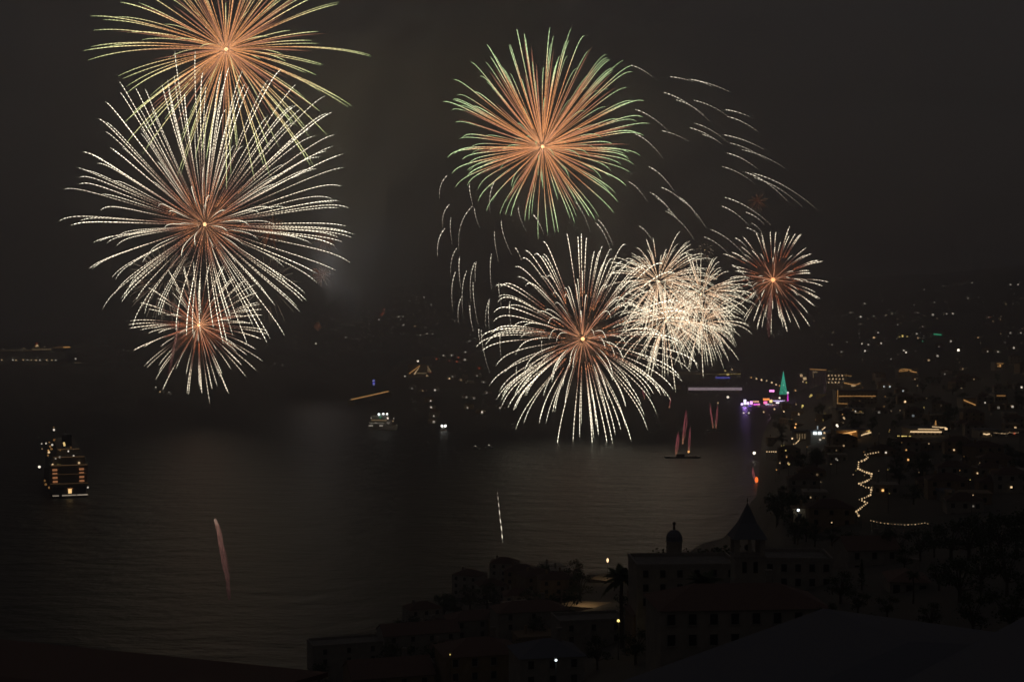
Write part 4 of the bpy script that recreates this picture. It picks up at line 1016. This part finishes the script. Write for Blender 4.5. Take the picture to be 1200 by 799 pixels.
near("plastered house with a clay roof beside the bright yellow lamp", 765, 715, 300, 56, 10, 0.1, roof='hip', fl=2, nw=3, wmat='plaster2')
near("house with a flat roof just below the lit terrace", 690, 724, 360, 80, 10, 0.2, roof='flat', fl=2, nw=3, chim=False)
near("low house with a slate hip roof between the white lamp and the ochre one", 640, 762, 270, 76, 11, 0.2, roof='hip', rmat='slate', fl=2, nw=3)

# tower with the pointed roof
Yt = 230; q = Yt/F
tx = (876-600)/F*Yt; ground = terr(tx, Yt)-1
tw = empty("bell_tower", (tx, Yt, ground), "square bell tower with a steep pointed slate roof", "tower")
Zt = lambda py: CAMZ-(py-HZ)/F*Yt-ground
hw = 17.5*q
MB().box(-hw, hw, -hw, hw, 0, Zt(651)).build("shaft", M['plaster'], tw)
MB().box(-hw-.18, hw+.18, -hw-.18, hw+.18, Zt(651)+.002, Zt(648)).build("cornice", M['trim'], tw)
for sx_ in (-1, 1):
    for sy in (-1, 1):
        MB().box(min(sx_*hw, sx_*(hw-.8)), max(sx_*hw, sx_*(hw-.8)), min(sy*hw, sy*(hw-.8)), max(sy*hw, sy*(hw-.8)), Zt(648)+.002, Zt(629)).build("corner_pier", M['plaster'], tw)
MB().box(-hw+.82, hw-.82, -hw+.3, -hw+.7, Zt(648)+.002, Zt(645)).build("balustrade", M['trim'], tw)
MB().box(-.25, .25, -hw+.25, -hw+.65, Zt(645)+.002, Zt(629)-.003).build("mullion", M['plaster'], tw)
e = hw+.45; zr, za = Zt(629), Zt(588)
rf = MB(); rf.v = [(-e,-e,zr),(e,-e,zr),(e,e,zr),(-e,e,zr),(-hw*.55,-hw*.55,zr+(za-zr)*.42),(hw*.55,-hw*.55,zr+(za-zr)*.42),(hw*.55,hw*.55,zr+(za-zr)*.42),(-hw*.55,hw*.55,zr+(za-zr)*.42),(0,0,za)]
for i in range(4):
    j = (i+1) % 4
    rf.f += [[i,j,4+j,4+i],[4+i,4+j,8]]; rf.m += [0,0]
rf.f.append([3,2,1,0]); rf.m.append(0)
rf.build("roof", M['slate'], tw)
MB().tube([(0,0,za-.3),(0,0,Zt(583))], .06, 5).ball((0,0,Zt(586)), .14, seg=6, ring=4).build("finial", M['metal'], tw)
for (xx, sy) in ((-.9,-1),(.9,-1)):
    MB().box(xx-.35, xx+.35, -hw-.05, -hw+.05, Zt(668), Zt(655)).build("window", M['glass'], tw)
MB().ball((0,0,Zt(641)), .55, seg=10, ring=6).build("bell", M['metal'], tw)
# domed turret
Yd = 318; q = Yd/F; dx = (790-600)/F*Yd; gd = terr(dx, Yd)-1
Zd = lambda py: CAMZ-(py-HZ)/F*Yd-gd
tr = empty("domed_turret", (dx, Yd, gd), "round turret with a small dome and finial behind the flat roof", "turret")
MB().tube([(0,0,0),(0,0,Zd(634))], 9*q, 14).build("drum", M['plaster'], tr)
MB().tube([(0,0,Zd(634)+.003),(0,0,Zd(633))], 10.5*q, 14).build("cornice", M['trim'], tr)
MB().tube([(0,0,Zd(633)+.003)]+[(0,0,Zd(633)+ (Zd(620)-Zd(633))*math.sin(a*math.pi/2)) for a in (.25,.5,.75,1)], [9.5*q]+[9.5*q*math.cos(a*math.pi/2)+.1 for a in (.25,.5,.75,1)], 14).build("dome", M['slate'], tr)
MB().tube([(0,0,Zd(620)),(0,0,Zd(612))], [.35,.12], 6).ball((0,0,Zd(613)), .4, seg=6, ring=4).build("finial", M['metal'], tr)

# lit terraces by the near lamps
def slab(px0, px1, py, d, label=None):
    Y = hit((px0+px1)/2, py, 1.5); x0, x1 = (px0-600)/F*Y, (px1-600)/F*Y
    z = CAMZ-(py-HZ)/F*Y
    o = MB().prism([(x0, Y-d*.1),(x1, Y-d),(x1+1.5, Y+d*.4),(x0+(x1-x0)*.35, Y+d*.75)], z-6, z).build("paved_terrace", M['paving'])
    o["kind"] = "structure"
    for i_ in range(int((px1-px0)/6)+1): LIT.append((px0+6*i_, py, Y)); LIT.append((px0+6*i_, py-6, Y))
    return Vector(((x0+x1)/2, Y, z))
t1_ = slab(648, 724, 708, 9)
t2_ = slab(690, 748, 677, 16)
def near_lamp(px, py, s, c, st, label, e, hgt=5.0, tall=1.0, Y=None):
    Y = Y or hit(px, py, hgt); p = P(px, py, Y); g = terr(p.x, p.y); LIT.append((px, py, Y))
    root = empty("street_lamp", (p.x, p.y, g), label, "street lamp", None)
    z = s*Y/F; zl = p.z-g
    MB().tube([(0,0,0),(0,0,zl)], [.12,.07], 6).build("pole", M['metal'], root)
    MB().box(-.3,.3,-.3,.3, zl+z*tall*.5, zl+z*tall*.5+.15).build("lamp_head", M['metal'], root)
    child("bulb", bulbm, root, (0,-.35,zl), (z,z,z*tall), (*C[c], st))
    if e: lamp((0,-1.0,zl-.3), e, C[c], .3, root)
    return root
near_lamp(712, 656, 2.4, 'a', 2.2, "upright warm white lamp above the lit terrace, with a dark tree beside it", 360, 9, 2.1, Y=t2_.y-3)
near_lamp(724.5, 726.5, 3.2, 'y', 2.2, "bright yellow lamp by the plastered house under the lit terrace", 14, 7, Y=288)
near_lamp(651.5, 772.5, 3.0, 'c', 2.2, "bright bluish white lamp low among the dark roofs", 12, 6, Y=252)
near_lamp(527.5, 766, 1.6, 'y', .7, "small yellow lamp low among the waterfront roofs", 6, 6, Y=285)
lamp(t1_ + Vector((0,-2,5)), 480, C['a'], .4, name="terrace_lamp_glow")

# trees
def tree_proto(kind, seed):
    r = random.Random(seed)
    root = empty("tree", (0, 0, 0), "tree", "tree")
    tk = MB(); cr = MB(); H_ = 10.0
    def leaf(c, s):
        a = Vector((r.gauss(0,1), r.gauss(0,1), r.gauss(0,1))).normalized(); b = a.cross(Vector((r.gauss(0,1), r.gauss(0,1), r.gauss(0,1)))).normalized()
        c = Vector(c)
        cr.poly([c-a*s-b*s*.5, c+a*s*.2-b*s*.6, c+a*s, c+b*s*.6-a*s*.1])
    if kind == 'broad':
        tk.tube([(0,0,-1),(.1,0,2),(0,.1,4.2)], [.42,.32,.24], 8)
        for i in range(12):
            a = 6.28*i/12*1.62 + r.uniform(-.3,.3); rad = r.uniform(1.4, 3.6); z = r.uniform(3.2, 8.6)
            tk.tube([(0,0,2.0+.1*i),(rad*.5*math.cos(a), rad*.5*math.sin(a), z*.75),(rad*math.cos(a), rad*math.sin(a), z)], [.18,.11,.05], 5)
            for k in range(85):
                v = Vector((r.gauss(0,1), r.gauss(0,1), r.gauss(0,.75)))*r.uniform(.7, 1.1)
                leaf((rad*math.cos(a)+v.x*.8, rad*math.sin(a)+v.y*.8, z+v.z*.8), r.uniform(.16,.34))
    elif kind == 'conifer':
        tk.tube([(0,0,-1),(0,0,9.6)], [.3,.05], 7)
        for k in range(700):
            t = r.random()**.8; z = 1.5+8.4*t; rad = (1-t)*1.9*r.uniform(.35, 1.0)*(0.8+.3*math.sin(z*4)); a = r.uniform(0, 6.28)
            leaf((rad*math.cos(a), rad*math.sin(a), z-rad*.25), r.uniform(.16,.3))
    else:
        tk.tube([(0,0,-1),(.15,0,3),(.1,.1,6),(0,0,8.4)], [.3,.24,.2,.22], 8)
        for i in range(26):
            a = 6.28*i/26*2.6; el = r.uniform(-.2, 1.1); L_ = r.uniform(2.4, 3.2)
            prev = None
            for j in range(9):
                t = j/8; d_ = L_*t; x = d_*math.cos(el*.8); z = 8.4+d_*math.sin(el)-1.5*t*t*(1.1-el*.4)
                c = Vector((x*math.cos(a), x*math.sin(a), z)); sd = Vector((-math.sin(a), math.cos(a), 0))
                if prev is not None:
                    for sg in (-1, 1):
                        w_ = .55*math.sin(math.pi*min(1, .15+t*.85))+.05
                        cr.poly([prev, c, c+sd*sg*w_-Vector((0,0,.35*w_)), prev+sd*sg*w_-Vector((0,0,.35*w_))])
                prev = c
    tk.build("trunk", M['bark'], root); cr.build("crown", M['leaf'], root)
    return root
protos = {'broad': tree_proto('broad', 1), 'conifer': tree_proto('conifer', 2), 'palm': tree_proto('palm', 3)}
used = set()
def plant(kind, px, ptop, Y, label, group=None):
    x = (px-600)/F*Y; g = terr(x, Y); z = CAMZ-(ptop-HZ)/F*Y
    s = max(.35, (z-g)/9.8)
    if kind not in used:
        used.add(kind); o = protos[kind]; o["label"] = label
        if group: o["group"] = group
    else: o = dup(protos[kind], label=label, group=group)
    if not group and "group" in o: del o["group"]
    o.location = (x, Y, g); o.rotation_euler = (0, 0, rnd.uniform(0, 6.28)); sx_ = s*rnd.uniform(.85, 1.25) if kind == 'broad' else s
    o.scale = (sx_, sx_, s); o.name = {'broad': 'broadleaf_tree', 'conifer': 'conifer_tree', 'palm': 'palm_tree'}[kind]
    return o
plant('palm', 729, 662, 330, "palm silhouetted against the lit terrace")
plant('palm', 1070, 668, 215, "tall dark palm standing before the pale walled house")
plant('palm', 826, 668, 250, "palm rising between the flat roof and the bell tower")
plant('conifer', 1010, 655, 250, "dark pointed conifer in front of the gabled house")
plant('conifer', 1160, 600, 320, "dark pointed conifer rising above the broadleaf trees near the edge")
gt = "dark broadleaf trees massed below the near town lights"
for (px, pt_, Y) in ((935,618,420),(955,612,400),(975,616,390),(1000,622,360),(1032,624,360),(1050,618,330),(1078,619,320),(1095,614,330),(1115,610,310),(1135,606,300),(1150,602,310),
    (1172,600,290),(1192,594,300),(1205,598,270),(985,668,230),(1040,700,200),(1100,660,230),(1125,650,210),(1150,640,220),(1180,636,210),(1090,705,180),(1140,690,170),(1185,680,165),
    (1020,720,180),(970,705,190),(1060,640,290),(1005,690,210)):
    plant('broad', px, pt_, Y, "dark bushy broadleaf tree among the massed trees under the near town lights", gt)
g2 = "dark trees among the waterfront roofs"
for (px, pt_, Y) in ((520,752,350),(600,748,340),(455,766,360),(700,742,280),(745,735,260),(660,690,430),(365,776,400),(590,716,470),(680,668,520),(775,640,360),(848,640,330)):
    plant('broad', px, pt_, Y, "dark bushy broadleaf tree between the unlit waterfront roofs", g2)

# unlit houses and trees filling the dark slopes
def clear(px, py0, py1, hwp, Y):
    return not any(abs(px-a) < hwp+2 and py1-2 < b < py0 and c > Y-4 for a, b, c in LIT)
rf_ = random.Random(77)
def fill_houses(n, rng, yr, label, group, big=False):
    k = 0; t = 0; put = []
    while k < n and t < n*40:
        t += 1
        px = rf_.uniform(*rng); Y = math.exp(rf_.uniform(math.log(yr[0]), math.log(yr[1])))
        x = (px-600)/F*Y; g = terr(x, Y)
        if g < 1.5: continue
        me, h_ = house_mesh(rf_.randrange(7))
        py = HZ+(CAMZ-g)/Y*F; pt_ = HZ+(CAMZ-g-h_-3)/Y*F
        if not clear(px, py, pt_, 8/Y*F, Y): continue
        if any((x-a)**2+(Y-b)**2 < 17**2 for a, b in put): continue
        put.append((x, Y)); k += 1
        o = bpy.data.objects.new("house", me); link(o); o.location = (x, Y, g); o.rotation_euler = (0, 0, rf_.uniform(-.5, .5))
        tag(o, label, "house", group)
fill_houses(30, (906, 1230), (430, 2100), "unlit house on the dark slope of the near town", "unlit houses in the near town")
fill_houses(14, (480, 860), (2150, 2700), "unlit house in the dark harbour quarter", "unlit houses in the harbour quarter")
fill_houses(26, (440, 850), (400, 640), "unlit waterfront house in the dark quarter below the bell tower", "unlit waterfront houses")
def fill_trees(n, rng, yr, label, group):
    k = 0; t = 0
    while k < n and t < n*40:
        t += 1
        px = rf_.uniform(*rng); Y = math.exp(rf_.uniform(math.log(yr[0]), math.log(yr[1])))
        x = (px-600)/F*Y; g = terr(x, Y); h_ = rf_.uniform(6, 12)
        if g < 2.0: continue
        py = HZ+(CAMZ-g)/Y*F; pt_ = HZ+(CAMZ-g-h_)/Y*F
        if not clear(px, py, pt_, 3.5/Y*F, Y): continue
        k += 1; plant('broad', px, pt_, Y, label, group)
fill_trees(100, (906, 1220), (420, 1700), "dark bushy tree on the unlit slope of the near town", "dark trees on the near town slope")
fill_trees(40, (430, 870), (380, 640), "dark bushy tree on the unlit waterfront below the bell tower", "dark trees along the waterfront")

# ------------------------------------------------------------------ smoke lit by the bursts
def smoke_mat(name, dens, scale, color=(0.82,0.9,0.97), thr=(0.42, 0.75)):
    m = bpy.data.materials.new(name); m.use_nodes = True
    n = m.node_tree.nodes; l = m.node_tree.links; n.clear()
    o = n.new("ShaderNodeOutputMaterial"); v = n.new("ShaderNodeVolumePrincipled"); v.inputs["Color"].default_value = (*color, 1)
    v.inputs["Anisotropy"].default_value = 0.0
    t = n.new("ShaderNodeTexCoord"); x = n.new("ShaderNodeTexNoise"); x.inputs["Scale"].default_value = scale; x.inputs["Detail"].default_value = 3; x.inputs["Distortion"].default_value = .5
    l.new(t.outputs["Object"], x.inputs["Vector"])
    ln_ = n.new("ShaderNodeVectorMath"); ln_.operation = 'LENGTH'; l.new(t.outputs["Object"], ln_.inputs[0])
    fo = n.new("ShaderNodeMapRange"); fo.interpolation_type = 'SMOOTHSTEP'; fo.inputs[1].default_value = 1.0; fo.inputs[2].default_value = 0.15; fo.inputs[3].default_value = 0; fo.inputs[4].default_value = 1
    l.new(ln_.outputs["Value"], fo.inputs[0])
    mr = n.new("ShaderNodeMapRange"); mr.interpolation_type = 'SMOOTHSTEP'; mr.inputs[1].default_value = thr[0]; mr.inputs[2].default_value = thr[1]; mr.inputs[3].default_value = 0.0; mr.inputs[4].default_value = 1.0
    l.new(x.outputs["Fac"], mr.inputs[0])
    a = n.new("ShaderNodeMath"); a.operation = 'MULTIPLY'; l.new(fo.outputs[0], a.inputs[0]); l.new(mr.outputs[0], a.inputs[1])
    b = n.new("ShaderNodeMath"); b.operation = 'MULTIPLY'; b.inputs[1].default_value = dens; l.new(a.outputs[0], b.inputs[0])
    l.new(b.outputs[0], v.inputs["Density"]); l.new(v.outputs[0], o.inputs["Volume"])
    return m
def smoke(px, py, Y, rx, ry, depth, m, rot=0.0):
    q = Y/F
    o = MB().ball((0,0,0), 1.0, seg=20, ring=12).build("smoke", m, None, P(px, py, Y))
    o.scale = (rx*q, depth, ry*q); o.rotation_euler = (0, rot, 0)
    o["kind"] = "stuff"; return o
SM1 = smoke_mat("drifting smoke", 0.030, 2.0, thr=(0.44, 0.66))
SM2 = smoke_mat("core bloom puff", 0.03, 1.6, (0.95,0.7,0.55), (0.3,0.7))
smoke(470, 150, 1680, 190, 260, 90, SM1, 0.25)
smoke(425, 305, 2260, 80, 95, 80, SM1)
smoke(440, 200, 2200, 110, 170, 90, SM1, 0.2)
smoke(720, 190, 1640, 210, 190, 80, SM1)
smoke(560, 40, 1700, 300, 170, 90, SM1, -0.2)
for (px, py, Y, r_) in ((265,58,1560,34),(240,263,1480,42),(233,381,1600,34),(636,172,1500,36),(683,397,1400,38),(906,328,1650,34)):  # warm-tinted puffs added round the burst cores to imitate bloom
    smoke(px, py, Y, r_, r_, r_*Y/F, SM2)

hz = MB().box(-31000, 31000, -1200, 41000, -6.5, 760).build("haze", None)
hz.data.materials.clear()
hm = bpy.data.materials.new("night haze"); hm.use_nodes = True
n = hm.node_tree.nodes; n.clear(); o_ = n.new("ShaderNodeOutputMaterial"); v_ = n.new("ShaderNodeVolumePrincipled")
v_.inputs["Color"].default_value = (0.90, 0.90, 0.92, 1); v_.inputs["Density"].default_value = 0.00028
hm.node_tree.links.new(v_.outputs[0], o_.inputs["Volume"])
hz.data.materials.append(hm); hz["kind"] = "stuff"
print("MISSES", misses)
